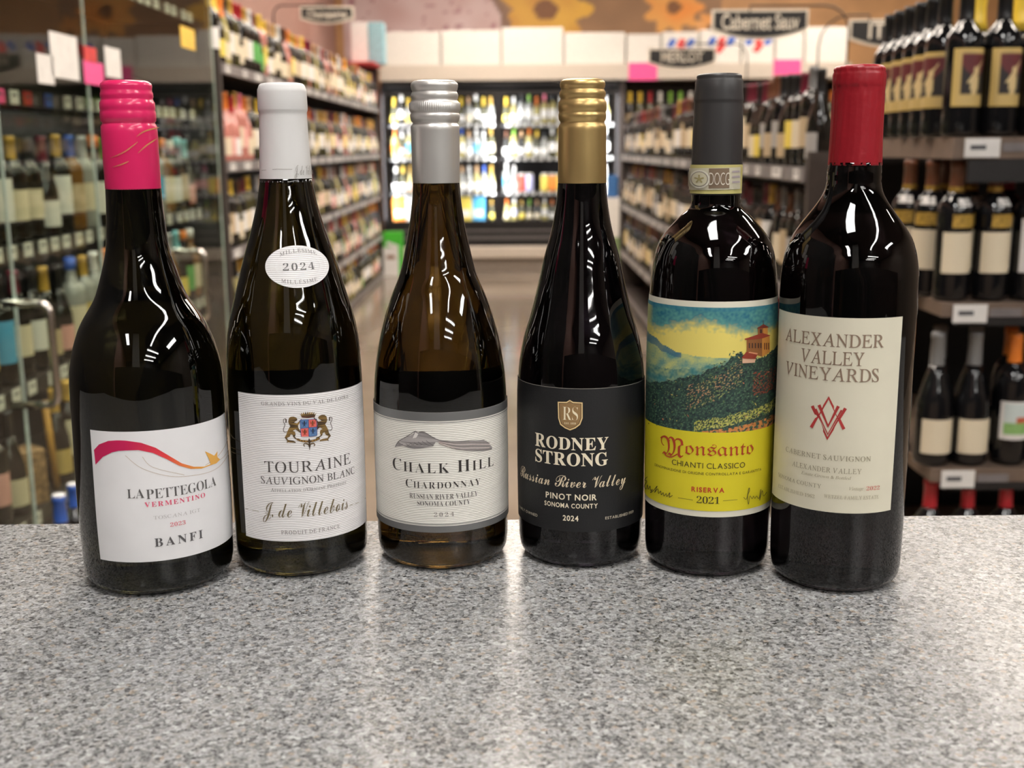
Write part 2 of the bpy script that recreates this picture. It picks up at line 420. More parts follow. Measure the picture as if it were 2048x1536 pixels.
for k, z in enumerate(LZ):
    y = 5.09; i = 0
    while y < 10.9:
        i += 1
        kind = pick([('red_wine_bottle',5),('white_wine_bottle',4),('rose_wine_bottle',.6)])
        g = {'red_wine_bottle':'dark','white_wine_bottle':pick([('olive',3),('pale',1)]),'rose_wine_bottle':'rose'}[kind]
        if k == 1 and i < 8: kind, g = 'rose_wine_bottle', 'rose'
        cap = pick(WARM_CAPS); lab = pick(LITL)
        if k == 1 and i < 8: cap = ['gold','orange','orange','red','gold','pink','orange'][i-1]; lab = ['pink','cream','pink','white','cream','pink','cream'][i-1]
        if k == 0 and i < 9: cap = ['yellow','yellow','orange','black','gold','red','red','gold'][i-1]
        if k == 0 and i in (10, 11): lab = 'green'
        sh = pick([('bordeaux',5),('burgundy',4)])
        if k == 0 and i in (2, 3): sh = 'sparkling'
        shop_bottle(kind, sh, -1.272+rnd.uniform(-.006,.004), y, z, PI/2+rnd.uniform(-.2,.2), cap, g, lab,
            f"{cap}-capped {g} bottle with {lab} label, {nth(i)} from the near end of left rack's {SHELFN[k]} shelf", f"wine bottles on the left rack's {SHELFN[k]} shelf", sc=rnd.uniform(.96,1.04))
        y += rnd.choice((.088,.09,.094,.1))
DIML = [('cream',6),('white',2),('tan',4),('grey',2),('yellow',.5)]
for k, z in enumerate(RZ[:3]):
    y = 3.55; i = 0
    while y < 9.22:
        i += 1
        g = pick([('dark',4),('black',5),('olive',2 if y > 6.5 else .5)]); cap = pick([('black',5),('burgundy',4),('brown',4),('gold',2 if y > 6 else .6),('red',1.2),('grey',2)]); lab = pick(DIML)
        shp = pick([('bordeaux',6),('burgundy',3),('magnum_label',2)])
        shop_bottle('burgundy_bottle' if shp == 'burgundy' else 'bordeaux_bottle', shp, .932, y, z, -PI/2+rnd.uniform(-.15,.15), cap, g, lab,
            f"{cap}-capped {g} bottle with {lab} label, {nth(i)} from the near end of right rack's {SHELFN[k]} shelf", f"wine bottles on the right rack's {SHELFN[k]} shelf", sc=rnd.uniform(.96,1.04))
        y += rnd.choice((.088,.09,.096,.1))

# ------------------------------------------------------------------ drinks cooler across the end of the aisle
CY = 11.4
def cx(px): return atY(px, 300, CY).x
def cz(py, px=1000): return atY(px, py, CY).z
X0, X1 = cx(765), cx(1236); XM = cx(997)
XH = cx(1690)
ZD = cz(182); ZS = cz(447)
ck = thing('drinks_cooler', (0, CY, 0), 'tall black glass-door drinks cooler glowing at the far end of the aisle', 'refrigerator')
MB().box((X0, .92, .1), (X1, .97, ZD+.05)).build('back_panel', pm('cooler_back', (.035,.03,.03), .6), ck)
for x in (X0, X1-.015): MB().box((x, .03, .1), (x+.015, .92, ZD+.05)).build('side_panel', M['steel_black'], ck)
MB().box((X0, .03, ZD+.05), (X1, .97, ZD+.1)).build('roof_panel', M['steel_black'], ck)
MB().box((X0+.06, .08, .12), (X1-.06, .92, ZS-.02)).build('lower_housing', M['steel_black'], ck)
hd = MB().box((X0, -.06, ZD+.1), (XH, .97, cz(130))).build('header_panel', pm('cream_header', (.58,.51,.43), .4, vary=.03), ck)
mb = MB().box((X0, -.02, cz(492)), (X1, .08, ZS+.0), bev=.008)
mb.box((X0, -.04, cz(478)), (X1, -.02, cz(472)), 1); mb.box((X0, -.04, cz(463)), (X1, -.02, cz(459)), 1)
mb.build('sill', [M['steel_black'], pm('cooler_grey_trim', (.14,.13,.13), .3)], ck)
MB().box((X0, -.06, cz(516)), (X1, .08, cz(492)), bev=.012).build('bumper', M['beige'], ck)
MB().box((X0, .0, .0), (X1, .08, cz(516))).build('kick_panel', pm('cooler_kick', (.30,.25,.21), .5), ck)
cooler_pane = pane_mat('cooler_glass', (.97,.98,.98))
for j, (a, b) in enumerate(((X0+.02, XM-.003), (XM+.003, X1-.02))):
    dr = MB().box((a, -.04, ZS), (a+.035, .0, ZD)).box((b-.035, -.04, ZS), (b, .0, ZD)).box((a+.035, -.04, ZS), (b-.035, 0, ZS+.03)).box((a+.035, -.04, ZD-.03), (b-.035, 0, ZD)).build('door', M['steel_black'], ck)
    MB().box((a+.036, -.022, ZS+.03), (b-.036, -.016, ZD-.03)).build('glass_pane', cooler_pane, dr)
    hx = b-.02 if j == 0 else a+.02
    MB().tube([(hx, -.04, .85), (hx, -.085, .87), (hx, -.085, 1.25), (hx, -.04, 1.27)], .008).build('handle', M['steel_black'], dr)
M['clamp'] = emis('cooler_lamp', (.95,.97,1.), COOLER_LAMP); M['clamp_mid'] = emis('cooler_middle_lamp', (.95,.97,1.), COOLER_LAMP*.45)
for x in (X0+.034, XM-.022, XM+.022, X1-.034): MB().box((x-.012, .006, ZS+.04), (x+.012, .026, ZD-.04)).build('light_strip', M['clamp_mid' if abs(x-XM) < .1 else 'clamp'], ck)
CZ = [cz(248), cz(316), cz(386), cz(443)]
for z in CZ:
    sh = MB().box((X0+.06, .10, z-.025), (X1-.06, .85, z)).build('shelf', M['steel_black'], ck)
    for i in range(28):
        x = X0+.12+i*.079
        if abs(x-XM) > .05: price_tag(sh, (x, .10, z-.010), 'y', .045, .028)
crow = [ # caps and labels, left to right; None leaves a gap
 [('yellow','yellow'),('white','white'),('yellow','yellow'),('tan','cream'),('white','white'),('gold','white'),('white','cream'),('tan','pink'),('yellow','cream'),('yellow','white'),('tan','cream'),('white','white'),('yellow','white'),('gold','white'),
  ('yellow','yellow'),('white','white'),('black','white'),('green','white'),('orange','white'),('pink','white'),('black','white'),('white','white'),('yellow','white'),('tan','white'),('white','white'),('blue','white'),('pink','pink'),('white','white')],
 [('orange','orange'),('white','pink'),('white','blue'),('tan','cream'),('gold','white'),('white','white'),('yellow','white'),('white','white'),('tan','white'),('blue','white'),('tan','white'),('white','blue'),('white','white'),('gold','cream'),
  ('brown','white'),('green','white'),('tan','white'),('orange','white'),('yellow','white'),('black','white'),('white','white'),('gold','white'),('white','cream'),('black','white'),('white','white'),('red','white'),('red','pink'),('white','white')],
 [('white','white'),('yellow','white'),('gold','pink'),('silver','cream'),('white','white'),('gold','white'),('tan','yellow'),('white','white'),('yellow','yellow'),('tan','white'),('white','white'),('tan','white'),('blue','white'),('gold','white'),
  ('white','blue'),('white','white'),'red','lavender',None,'yellow','orange','yellow',('pink','pink'),('white','pink'),('white','white'),('tan','white'),('red','white'),('white','white')],
 ['box:orange','box:white',None,None,('white','white'),('gold','yellow'),('tan','white'),('white','white'),None,'box:yellow','box:blue',None,None,('gold','yellow'),
  ('orange','cream'),('white','lavender'),('gold','yellow'),('green','cream'),('tan','cream'),('white','white'),('orange','white'),('gold','yellow'),('green','white'),('white','cream'),('red','white'),('white','white'),('gold','white'),('tan','cream')]]
rowname = ['top', 'second', 'third', 'bottom']
for k, row in enumerate(crow):
    z = CZ[k]; n = len(row); side = (0, 0)
    for i, e in enumerate(row):
        half = i < 14; a = (X0+.07) if half else (XM+.04); b = (XM-.04) if half else (X1-.07)
        x = a + (i % 14 + .5)*(b-a)/14
        dn = 'left' if half else 'right'; pos = f"{nth(i % 14+1)} from left in cooler's {dn} door, {rowname[k]} shelf"
        if e is None: continue
        if isinstance(e, str) and e.startswith('box:'):
            c = e[4:]; w = .135
            x2 = x + (.03 if c in ('orange','white') else .03)
            if c == 'white': x2 += .055
            if c == 'blue': x2 += .058
            if c == 'yellow': x2 += .002
            o = MB().box((-w/2+.004, -.06, 0), (w/2-.004, .06, .235), bev=.006)
            o.box((-w*.33, -.0605, .04), (w*.33, -.06, .11), 1)
            o = o.build('drinks_carton', [pm('carton_'+c, LABC[c], .5, vary=.05), M['card']], None); o.location = (x2, CY+.20, z+.0008)
            tag(o, f"{c} boxed drinks carton on the cooler's bottom shelf behind the left door", 'box', "drinks cartons in the cooler")
        elif isinstance(e, str):
            shop_bottle('drink_can', 'can', x, CY+.18, z, 0, 'white', 'clear', e, f"{e} can with white top, {pos}", "cans in the cooler", cat='drink can', sc=1.15)
        else:
            cap, lab = e; g = pick([('clear',4),('olive',3),('pale',3),('dark',2)])
            kind = 'sparkling_wine_bottle' if cap in ('yellow','gold','orange') else 'white_wine_bottle'
            sh = 'sparkling' if kind[0] == 's' and k in (0,) else pick([('burgundy',3),('bordeaux',2)])
            s = .98 if k < 3 else .76
            shop_bottle(kind, sh, x, CY+.18, z, rnd.uniform(-.2,.2), cap, g, lab, f"{cap}-capped bottle, {lab} label, {pos}", f"bottles on the cooler's {rowname[k]} shelf", sc=s*{'bordeaux':.97,'burgundy':.905,'sparkling':.855}[sh]*rnd.uniform(.97,1.))
# ------------------------------------------------------------------ wall rack right of the cooler
wr = thing('wall_rack', (0, CY, 0), 'dark wall rack of bottles right of the glowing cooler', 'shelf rack')
xa, xb = X1+.02, XH
MB().box((xa, .5, 0), (xb, .55, ZD+.09)).build('back_panel', M['rack_brown'], wr)
for x in (xa, xb-.04): MB().box((x, .02, 0), (x+.04, .5, ZD+.09)).build('end_panel', M['rack_brown'], wr)
for k, z in enumerate((CZ[0]-.02, CZ[1]-.02, .76, .38, .08)):
    sh = MB().box((xa+.04, .04, z-.03), (xb-.04, .5, z)).build('shelf', M['rack_brown'], wr)
    if k < 2:
        MB().box((xa+.04, .03, z-.035), (xb-.04, .04, z+.005)).build('price_rail', M['rail'], sh)
        x = xa+.10; i = 0
        while x < xb-.1:
            i += 1; cap = pick([('yellow',3),('orange',2),('gold',3),('pink',1),('red',1),('white',2),('green',1),('burgundy',2)]); lab = pick(DIML); g = pick([('olive',3),('dark',3)])
            shop_bottle('sparkling_wine_bottle', 'sparkling', x, CY+.10, z, rnd.uniform(-.2,.2), cap, g, lab, f"{cap}-capped {g} bottle with {lab} label, {nth(i)} right of the cooler on wall rack's {SHELFN[k]} shelf", f"bottles on the wall rack's {SHELFN[k]} shelf")
            x += .098
# ------------------------------------------------------------------ white cartons, pink notices on the cooler
zt = cz(130)
cart = [(765,885,62,0),(886,1004,60,0),(1005,1127,55,0),(1128,1249,66,0),(1251,1318,70,0),(1320,1393,66,1),(1395,1476,62,1),(1478,1542,60,1),(1544,1600,70,0),(1602,1688,58,0)]
where = ['leftmost, above the left cooler door','second from the left, left of the silver cap','third from left, above the cooler mullion','fourth from left, above the gold-capped bottle','fifth from left, behind the gold cap',
         'with red and blue print left of the Merlot sign','with red and blue print above the Merlot sign','with red and blue print under the Cabernet sign','plain, right of the printed ones','rightmost, beside the tan wall']
for (a, b, y, lg), wh in zip(cart, where):
    xa_, xb_ = cx(a)+.004, cx(b)-.004; h = cz(y)-zt; xm = (xa_+xb_)/2; w = xb_-xa_
    mb = MB().box((-w/2, -.20, 0), (w/2, .20, h), bev=.006)
    if lg:
        for j, mi in enumerate((1,2,1)):
            q = -.13+.09*j; mb.add([(q,-.2005,h*.55),(q+.05,-.2005,h*.5),(q+.1,-.2005,h*.75),(q+.04,-.2005,h*.8)], [(0,1,2,3)], mi)
        mb.add([(-.06,-.2006,h*.35),(.0,-.2006,h*.3),(.06,-.2006,h*.55),(0,-.2006,h*.6)], [(0,1,2,3)], 2)
    o = mb.build('cardboard_carton', [M['carton'], M['blue'], M['red']]); o.location = (xm, CY+.22, zt+.001)
    tag(o, f"white carton on the cooler header, {wh}", 'box', 'white cartons on top of the cooler')
for a, b, y0, y1, wh in ((1254,1310,128,163,'left of the charcoal-capped bottle'),(1538,1592,124,161,'right of the charcoal-capped bottle')):
    o = MB().box((cx(a), -.003, cz(y1)), (cx(b), 0, cz(y0))).build('paper_notice', M['pink']); o.location = (0, CY-.0602, 0)
    tag(o, f"bright pink paper notice on the cream header, {wh}", 'notice', 'pink notices on the header')
# ------------------------------------------------------------------ cartons standing before the cooler
p0 = atY(764, 558, 10.95); p1 = atY(802, 466, 10.95)
W_ = .19; H_ = p1.z
g = thing('display_carton', (p0.x+.10, 11.12, 0), 'green display carton standing on the floor at the left foot of the cooler', 'box')
MB().box((-.09, -.08, 0), (.09, .08, H_), bev=.004).build('carton_body', pm('carton_green', (.06,.48,.03), .5), g)
MB().box((-.088, -.084, .002), (.055, -.081, H_*.66)).build('front_panel', [M['card']], g)['label'] = 'white front panel'
MB().box((-.06, -.087, H_*.40), (.02, -.0845, H_*.48)).build('picture', pm('print_brown', (.25,.1,.04), .6), g)
mb = MB().add([(-.06,-.088,H_*.72),(.05,-.088,H_*.62),(.06,-.088,H_*.70),(-.05,-.088,H_*.80)], [(0,1,2,3)]).add([(-.06,-.0805,H_*.72),(.05,-.0805,H_*.62),(.06,-.0805,H_*.70),(-.05,-.0805,H_*.80)], [(3,2,1,0)])
mb.build('leaflet', M['card'], g)
p = atY(1213, 396, 11.1); q = atY(1233, 396, 11.1)
g2 = thing('display_carton', ((p.x+q.x)/2+.015, 11.2, 0), 'tall white display carton with green foot at the right end of the cooler', 'box')
MB().box((-.065, -.08, .35), (.065, .08, p.z), bev=.004).build('carton_body', M['carton'], g2)
MB().box((-.066, -.081, 0), (.066, .081, .35)).build('carton_foot', pm('carton_sage', (.20,.28,.12), .6), g2)
o = MB().box((-.05, -.06, 0), (.05, .06, .21), bev=.006).build('drinks_carton', pm('carton_blue', (.04,.14,.36), .5)); o.location = ((p.x+q.x)/2+.01, 11.2, p.z+.001)
tag(o, 'small blue carton on top of the tall white display carton by the cooler', 'box')

# ------------------------------------------------------------------ raster prints (a picture printed on a flat or round face)
def atX(px, py, X):
    d = ray(px, py); return CAM + d * (X / d.x)
def nz(x, y, s=1., k=0.): return noise.noise(Vector((x*s, y*s, k)))
def mixc(a, b, t):
    t = max(0., min(1., t)); return tuple(a[i]+(b[i]-a[i])*t for i in range(3))
def raster(pos, nx, ny, colf, smooth=True):
    """pos(u, v) -> point; colf(u, v) -> linear colour; one quad per cell, colours at its corners."""
    mb = MB(); P = []; C = []
    for j in range(ny+1):
        for i in range(nx+1):
            u, v = i/nx, j/ny; P.append(pos(u, v)); C.append(colf(u, v))
    mb.v = P
    for j in range(ny):
        for i in range(nx):
            a = j*(nx+1)+i; f = [a, a+1, a+nx+2, a+nx+1]
            mb.f.append(f); mb.m.append(0); mb.c.append([C[q] for q in f]); mb.sm.append(smooth)
    return mb
# ------------------------------------------------------------------ murals on the walls
p = atY(690, 140, YF-.012); q = atY(1445, -60, YF-.012)
def mural(u, v):
    px = 690+755*u; py = 140-200*v; n = nz(px, py, .02)
    edge = 1005-.004*(py-60)**2+8*n
    if px < edge:
        c = mixc((.60,.40,.38), (.72,.56,.55), .5+.7*n)
        if nz(px, py, .07, 3) > .42: c = (.42,.20,.22)
        return c
    if px < edge+16: return (.25,.14,.09)
    for (x, y, R, a, b) in ((1095, 18, 95, (.78,.45,.06), (.62,.30,.05)), (1350, 15, 62, (.85,.30,.05), (.75,.42,.12)), (1425, 60, 40, (.8,.34,.08), (.8,.45,.2))):
        d = math.hypot(px-x, (py-y)*1.1); th = math.atan2(py-y, px-x)
        if d < R*(.86+.16*math.cos(9*th)): return mixc(a, b, .5+.9*n) if d > R*.25 else (.22,.09,.03)
    return mixc((.26,.14,.07), (.36,.20,.10), .5+.8*n)
tag(raster(lambda u, v: (p.x+(q.x-p.x)*u, YF-.004, p.z+(q.z-p.z)*v), 150, 44, mural).build('wall_mural', printM),
    'printed wall mural of a pink field and orange and yellow flowers above the white cartons', 'mural')
def lmural(u, v):
    y = 2.6+3.6*u; z = 1.7+1.2*v; n = nz(y, z, 3.)+.5*nz(y, z, 9., 2)
    if y < 3.75: return mixc((.13,.085,.045), (.22,.15,.08), .5+n)
    c = mixc((.16,.07,.035), (.42,.19,.10), .5+n*1.3)
    return (.035,.035,.03) if nz(y, z, 4., 7) > .18 else c
tag(raster(lambda u, v: (XL+.004, 2.6+3.6*u, 1.7+1.2*v), 70, 40, lmural).build('wall_mural', printM),
    'dark brown and orange leafy mural on the left wall above the glass cabinet', 'mural')

# ------------------------------------------------------------------ hanging wine signs
chalk = pm('chalk_cream', (.78,.70,.58), .7); board = pm('chalkboard_black', (.018,.017,.017), .55)
def sign(pxa, pxb, py, Y, text, label, wire, tw=.8, th=.55):
    a = atY(pxa, py, Y); b = atY(pxb, py, Y); w = b.x-a.x; h = w*.27; cxm = (a.x+b.x)/2
    t = thing('hanging_sign', (cxm, Y, a.z), label, 'sign')
    def shape(k, y, e):
        W2 = w/2+e; top = h*.5+e; pts = [(-W2, y, top-.10*h), (-W2*.7, y, top), (W2*.7, y, top), (W2, y, top-.10*h)] if k else []
        pts = [(-W2, y, top), (W2, y, top)]
        for i in range(13):
            x = W2-2*W2*i/12; pts.append((x, y, -h*.12-e-h*.36*(1-(x/W2)**2)))
        return pts
    for nm, e, y0, y1, m in (('border', .012, 0, .012, chalk), ('board', 0., -.004, -.0005, board)):
        f0 = shape(0, y0, e); f1 = shape(0, y1, e); n = len(f0); mb = MB()
        mb.add(f0+f1, [tuple(range(n-1,-1,-1)), tuple(range(n, 2*n))] + [(i, (i+1) % n, (i+1) % n+n, i+n) for i in range(n)]); mb.build(nm, m, t)
    vs, fs = layout(text, 'sans', .07, whole=True, offset=.015)
    x0 = min(v[0] for v in vs); x1 = max(v[0] for v in vs); k = w*tw/(x1-x0)
    ky = h*th/.72
    MB().add([((v[0]-(x0+x1)/2)*k, -.0055, v[1]*ky-h*.18) for v in vs], fs).build('lettering', chalk, t)
    MB().tube([Vector(c)-Vector((cxm, Y, a.z)) for c in wire], .005, 8).build('wire_stand', M['steel_black'], t)
    return t
def arc(p, q, r, z):   # post from p up, rounded corner, over to q
    return [p, (p[0], p[1], z-r)] + [(p[0]+(1 if q[0] > p[0] else -1)*r*(1-math.cos(a)), p[1], z-r+r*math.sin(a)) for a in (.4, .8, 1.2, PI/2)] + [(q[0], q[1], z)]
Y = 6.0; a = atY(1500, 12, Y)
sign(1428, 1612, 50, Y, 'Cabernet Sauv', 'black hanging sign lettered Cabernet Sauv above the right rack', arc((atY(1690, 200, Y).x, Y, 1.0), (a.x, Y), .12, a.z) + [(a.x-.001, Y, atY(1500, 26, Y).z)], .84, .62)
Y = 8.4; a = atY(1365, 88, Y)
sign(1300, 1428, 118, Y, 'MERLOT', 'black hanging sign lettered Merlot before the white cartons', arc((atY(1490, 250, Y).x, Y, 1.0), (a.x, Y), .10, a.z) + [(a.x-.001, Y, atY(1365, 104, Y).z)], .66, .6)
Y = 6.4; a = atY(1740, 30, Y)
sign(1703, 1880, 68, Y, 'ITALY', 'black hanging sign lettered Italy, partly hidden by the framed-label bottles', arc((atY(1632, 200, Y).x, Y, 1.0), (a.x, Y), .16, a.z) + [(a.x+.001, Y, atY(1740, 46, Y).z)], .62, .66)
Y = 7.6; a = atY(650, 10, Y); p = atY(548, 60, Y)
sign(604, 704, 31, Y, 'Champagne', 'small black hanging sign lettered Champagne above the left rack', arc((p.x, Y, 1.60), (a.x, Y), .06, a.z) + [(a.x+.001, Y, atY(650, 20, Y).z)], .8, .55)
MB  # posts stand behind the racks' back panels
base = MB().box((.88+.48, 3.5, 0), (.88+.93, 9.2, 1.0)).build('back_to_back_shelving', M['rack_brown'])
tag(base, 'plain brown rear half of the right wine rack carrying the sign posts', 'shelf rack')
# gift box and carton on the left rack's far end
for (a, b, y0, y1, m, lab) in ((700, 733, 56, 122, M['card'], 'white gift carton standing on the far end of the left rack'), (735, 766, 56, 122, pm('carton_pale_blue', (.30,.52,.58), .5), 'pale blue gift carton on the far end of the left rack')):
    P = atY(a, y1, 10.6); Q = atY(b, y0, 10.6)
    o = MB().box((0, -.1, 0), (Q.x-P.x-.006, .1, .36), bev=.006).build('gift_carton', m); o.location = (P.x, 10.8, 1.9508); tag(o, lab, 'box')
MB_top = MB().box((-1.64, 10.4, 1.93), (-1.19, 10.98, 1.95)).box((-1.64, 10.42, 1.30), (-1.60, 10.46, 1.93)).build('top_ledge', M['red'], bpy.data.objects['wine_rack'])
MB_top.matrix_parent_inverse = Matrix.Translation((1.22, -5.0, 0))

# ------------------------------------------------------------------ locked glass cabinet on the left
GX = -1.22; gy0, gy1 = 2.2, 4.96
gc = thing('glass_cabinet', (GX, 0, 0), 'tall dark glass-door wine cabinet at the left edge, with curved metal handles', 'cabinet')
D = -.46; cab_fill = emis('added_cabinet_glow', (1., .98, .88), 17.)  # glow added to brighten the cabinet interior, no such lamp is visible
MB().box((D, gy0, .0), (D+.02, gy1, 2.30)).build('back_panel', M['steel_black'], gc)
for y in (gy0, gy1-.02): MB().box((D+.02, y, 0), (-.03, y+.02, 2.30)).build('end_panel', M['steel_black'], gc)
MB().box((D+.02, gy0+.02, 2.27), (-.03, gy1-.02, 2.30)).build('top_panel', M['steel_black'], gc)
MB().box((D+.02, gy0+.02, 0), (-.04, gy1-.02, .10)).build('base', M['steel_black'], gc)
cab_pane = pane_mat('cabinet_glass', (.86,.89,.83), 1.40)
edge_m = pm('glass_edge_green', (.42,.50,.45), .2)
frame = pm('bronze_frame', (.05,.045,.04), .35, metal=.5)
cuts = [gy0, 2.85, 3.48, gy1]
for j in range(3):
    a, b = cuts[j]+.004, cuts[j+1]-.004
    dr = MB().box((-.018, a, .12), (-.012, b, 2.28)).build('door', cab_pane, gc); dr['label'] = 'clear glass door'
    for z in (.11, 2.262): MB().box((-.022, a, z), (-.008, b, z+.018)).build('rail', frame, dr)
    MB().box((-.0185, b-.004, .13), (-.0115, b+.001, 2.26)).build('glass_edge', edge_m, dr)
    hy = {0: 2.745, 1: 3.10, 2: 4.175}[j]
    z0, z1 = (.60, .85)
    if j != 1:
        pts = [(-.002, hy, z1), (.085, hy, z1)] + [(.085+.025*math.sin(t), hy, z1-.025*(1-math.cos(t))) for t in (.5, 1., PI/2)] + [(.11, hy, z0+.025)] + [(.11-.025*(1-math.cos(t)), hy, z0+.025-.025*math.sin(t)) for t in (.5, 1., PI/2)] + [(-.002, hy, z0)]
        MB().tube(pts, .0095, 12).build('handle', M['chrome'], dr)
GZ = [1.745, 1.36, .965, .600, .245]
rnd = random.Random(5)
tagm = [M['card'], M['red'], M['blue'], M['card'], M['card'], M['red'], M['blue'], M['pink']]
for k, z in enumerate(GZ):
    sh = MB().box((D+.02, gy0+.02, z-.022), (-.075, gy1-.02, z)).build('shelf', M['steel_black'], gc)
    MB().box((-.0745, gy0+.02, z-.034), (-.070, gy1-.02, z+.002)).build('price_rail', M['steel_black'], sh)
    if k: MB().box((-.10, gy0+.03, z-.030), (-.09, gy1-.03, z-.0225)).build('light_strip', cab_fill, sh)  # added glowing strip, hidden behind the rail to light the bottles below
    y = gy0+.1; i = 0
    while y < gy1-.1:
        price_tag(sh, (-.070, y, z-.014, 1), 'x', .05, .036, tagm[i % 8] if k == 1 and y < 3.5 else None); y += rnd.choice((.085, .1, .14)); i += 1
for (a, b, y0, y1, c, lab) in ((90,117,110,168,'card','small white note'),(118,164,70,158,'card','white printed sheet'),(181,203,95,125,'red',None),(182,216,125,170,'pink',None),(224,250,97,156,'card','cream strip'),(372,397,57,98,'yellow','yellow sticky note')):
    P = atX(a, y1, GX+.006); Q = atX(b, y0, GX+.006); z0_, z1_ = min(P.z, atX(a, y0, GX).z), max(Q.z, atX(a, y0, GX).z)
    z0_ = atX((a+b)/2, y1, GX).z; z1_ = atX((a+b)/2, y0, GX).z
    o = MB().box((-.0115, P.y, z0_), (-.0105, Q.y, z1_))
    ww = Q.y-P.y
    if y0 == 62:
        for j in range(3): o.add([(.0062, P.y+ww*(.15+.22*j), z0_+.03), (.0062, P.y+ww*(.27+.22*j), z0_+.03), (.0062, P.y+ww*(.37+.22*j), z0_+.055), (.0062, P.y+ww*(.25+.22*j), z0_+.055)], [(0,1,2,3)], 1+(j % 2))
    o.build('paper_note', [M[c], M['blue'], M['red']], [c2 for c2 in gc.children if c2.name.startswith('door')][0 if (a+b)/2 < 20 else (1 if (a+b)/2 < 214 else 2)])
gl_lab = ['cream','gold','cream','white','cream','cream','white','white','tan','cream','white','yellow','green','cream','white','gold','blue','cream','white','tan','pink']
for k, z in list(enumerate(GZ[1:]))[1:]:
    y = 2.36; i = 0
    while y < gy1-.08:
        if not (k == 3 and 2.99 < y < 3.30):
            i += 1; right = y > 3.48
            lab = gl_lab[(i-1+k*5) % len(gl_lab)] if k != 1 else gl_lab[(i+15) % len(gl_lab)] if y < 2.80 else gl_lab[(i-5) % len(gl_lab)]
            cap = rnd.choice(['black','burgundy','black','grey','gold','white'] if not right else ['gold','white','orange','brown','blue','green','silver'])
            g = rnd.choice(['black','dark','dark','dark'] if not right else ['amber','dark','dark','clear','olive'])
            if y > 4.55: cap = rnd.choice(['cyan','orange','white'])
            shp = rnd.choice(['magnum_label','magnum_label','burgundy','bordeaux'] if not right else ['liquor','liquor','bordeaux','burgundy'])
            nm = 'liquor_bottle' if shp == 'liquor' else 'red_wine_bottle'
            dn = 'right-hand door' if right else ('middle door' if y > 2.85 else 'leftmost door')
            shop_bottle(nm, shp, GX-.128, y, z, PI/2-.35+rnd.uniform(-.15,.15), cap, g, lab,
                f"{cap}-topped {g} bottle with {lab} label, {nth(i)} along glass cabinet's {['top','upper','middle','lowest'][k]} bottle shelf", f"bottles on the glass cabinet's {['top','upper','middle','lowest'][k]} shelf", parts=True, cat='bottle', sc=rnd.uniform(.92,.97))
        y += rnd.choice((.098,.102,.108))
# low display in front of the cabinet: crate, blue-capped bottles, stick
o = MB().box((-.05, -.055, 0), (.05, .055, .22), bev=.004).build('gift_carton', pm('cork_print', (.34,.20,.10), .7, vary=.55, vscale=60)); 
fl = thing('display_stand', (-1.10, 2.62, 0), 'low black display stand under the two blue-capped bottles at the left edge', 'display stand')
MB().box((-.09, -.32, 0), (.13, .32, .17)).build('plinth', M['steel_black'], fl)
sh = MB().box((-.10, -.34, .171), (.15, .34, .19)).build('shelf', M['steel_black'], fl)
o.location = (GX-.135, 3.09, GZ[-1]+.0008); o.scale = (.78, .78, .70); o.rotation_euler = (0, 0, .9); tag(o, 'brown mottled gift carton on the lowest shelf of the glass cabinet', 'box')
ctop = pm('white_cap_top', (.75,.75,.75), .5)
for (px, py, nm) in ((117, 990, 'nearer'), (145, 968, 'farther')):
    Yb = 2.42 if nm == 'nearer' else 2.60
    P = atY(px, py, Yb); 
    bt = shop_bottle('white_wine_bottle', 'bordeaux', P.x, Yb, .1902, 0, 'blue', 'dark', 'white', f"{nm} of two blue-capped bottles on low stand at left counter end", 'blue-capped bottles at the left counter end', parts=True, sc=max(.5, (P.z-.191)/.302))
    MB().lathe([(.290,.0156),(.303,.0154),(.3045,.012)], 20).build('cap_top', ctop, bt)
o = MB().tube([(GX-.108, 3.225, GZ[-1]+.001), (GX-.118, 3.215, GZ[-1]+.262)], .010, 10).build('wooden_stick', pm('orange_wood', (.55,.28,.05), .5)); tag(o, 'thin orange stick standing beside the brown carton in the glass cabinet', 'stick')

# ------------------------------------------------------------------ end-of-aisle display on the right
EY = 2.57; EX = .955
EZ = [atY(1960, 275, EY).z, atY(1960, 600, EY).z, atY(1960, 925, EY).z, .14]
ec = thing('display_rack', (EX, EY, 0), 'black end display rack of red wine at the right edge, with white price tags', 'shelf rack')
wood = pm('brown_shelf_edge', (.17,.12,.09), .5)
MB().box((0, .78, 0), (1.0, .80, EZ[0]-.05)).build('back_panel', M['steel_black'], ec)
for k, z in enumerate(EZ):
    th = .045 if k == 0 else .03
    sh = MB().box((-.005, -.055, z-th), (1.0, .76, z)).build('shelf', wood, ec)
    MB().box((.03, -.052, z-th-.05 if k == 0 else z-th-.02), (.98, -.040, z-th)).build('shade_lip', M['steel_black'], sh)  # black lip put in for the dark shade under the shelf
    for i in range(5):
        x = .055+.20*i; price_tag(sh, (x, -.058, z-.022), 'y', .075, .040)
        o = MB().box((x+.045, -.0585, z-.030), (x+.115, -.0555, z-.012)).build('price_strip', M['rail'], sh)
MB().box((.02, -.03, 0), (.98, .74, .09)).build('base', M['steel_black'], ec)
sb = MB().box((-.020, .11, .1405), (-.008, .27, EZ[1]-.02)).build('side_board', pm('cardboard_gold', (.62,.42,.16), .6), ec)
for z0_, z1_ in ((.16, .47), (.52, EZ[1]-.06)): MB().box((-.0215, .14, z0_), (-.0202, .27, z1_)).build('green_print', pm('print_green', (.13,.27,.08), .6), sb)
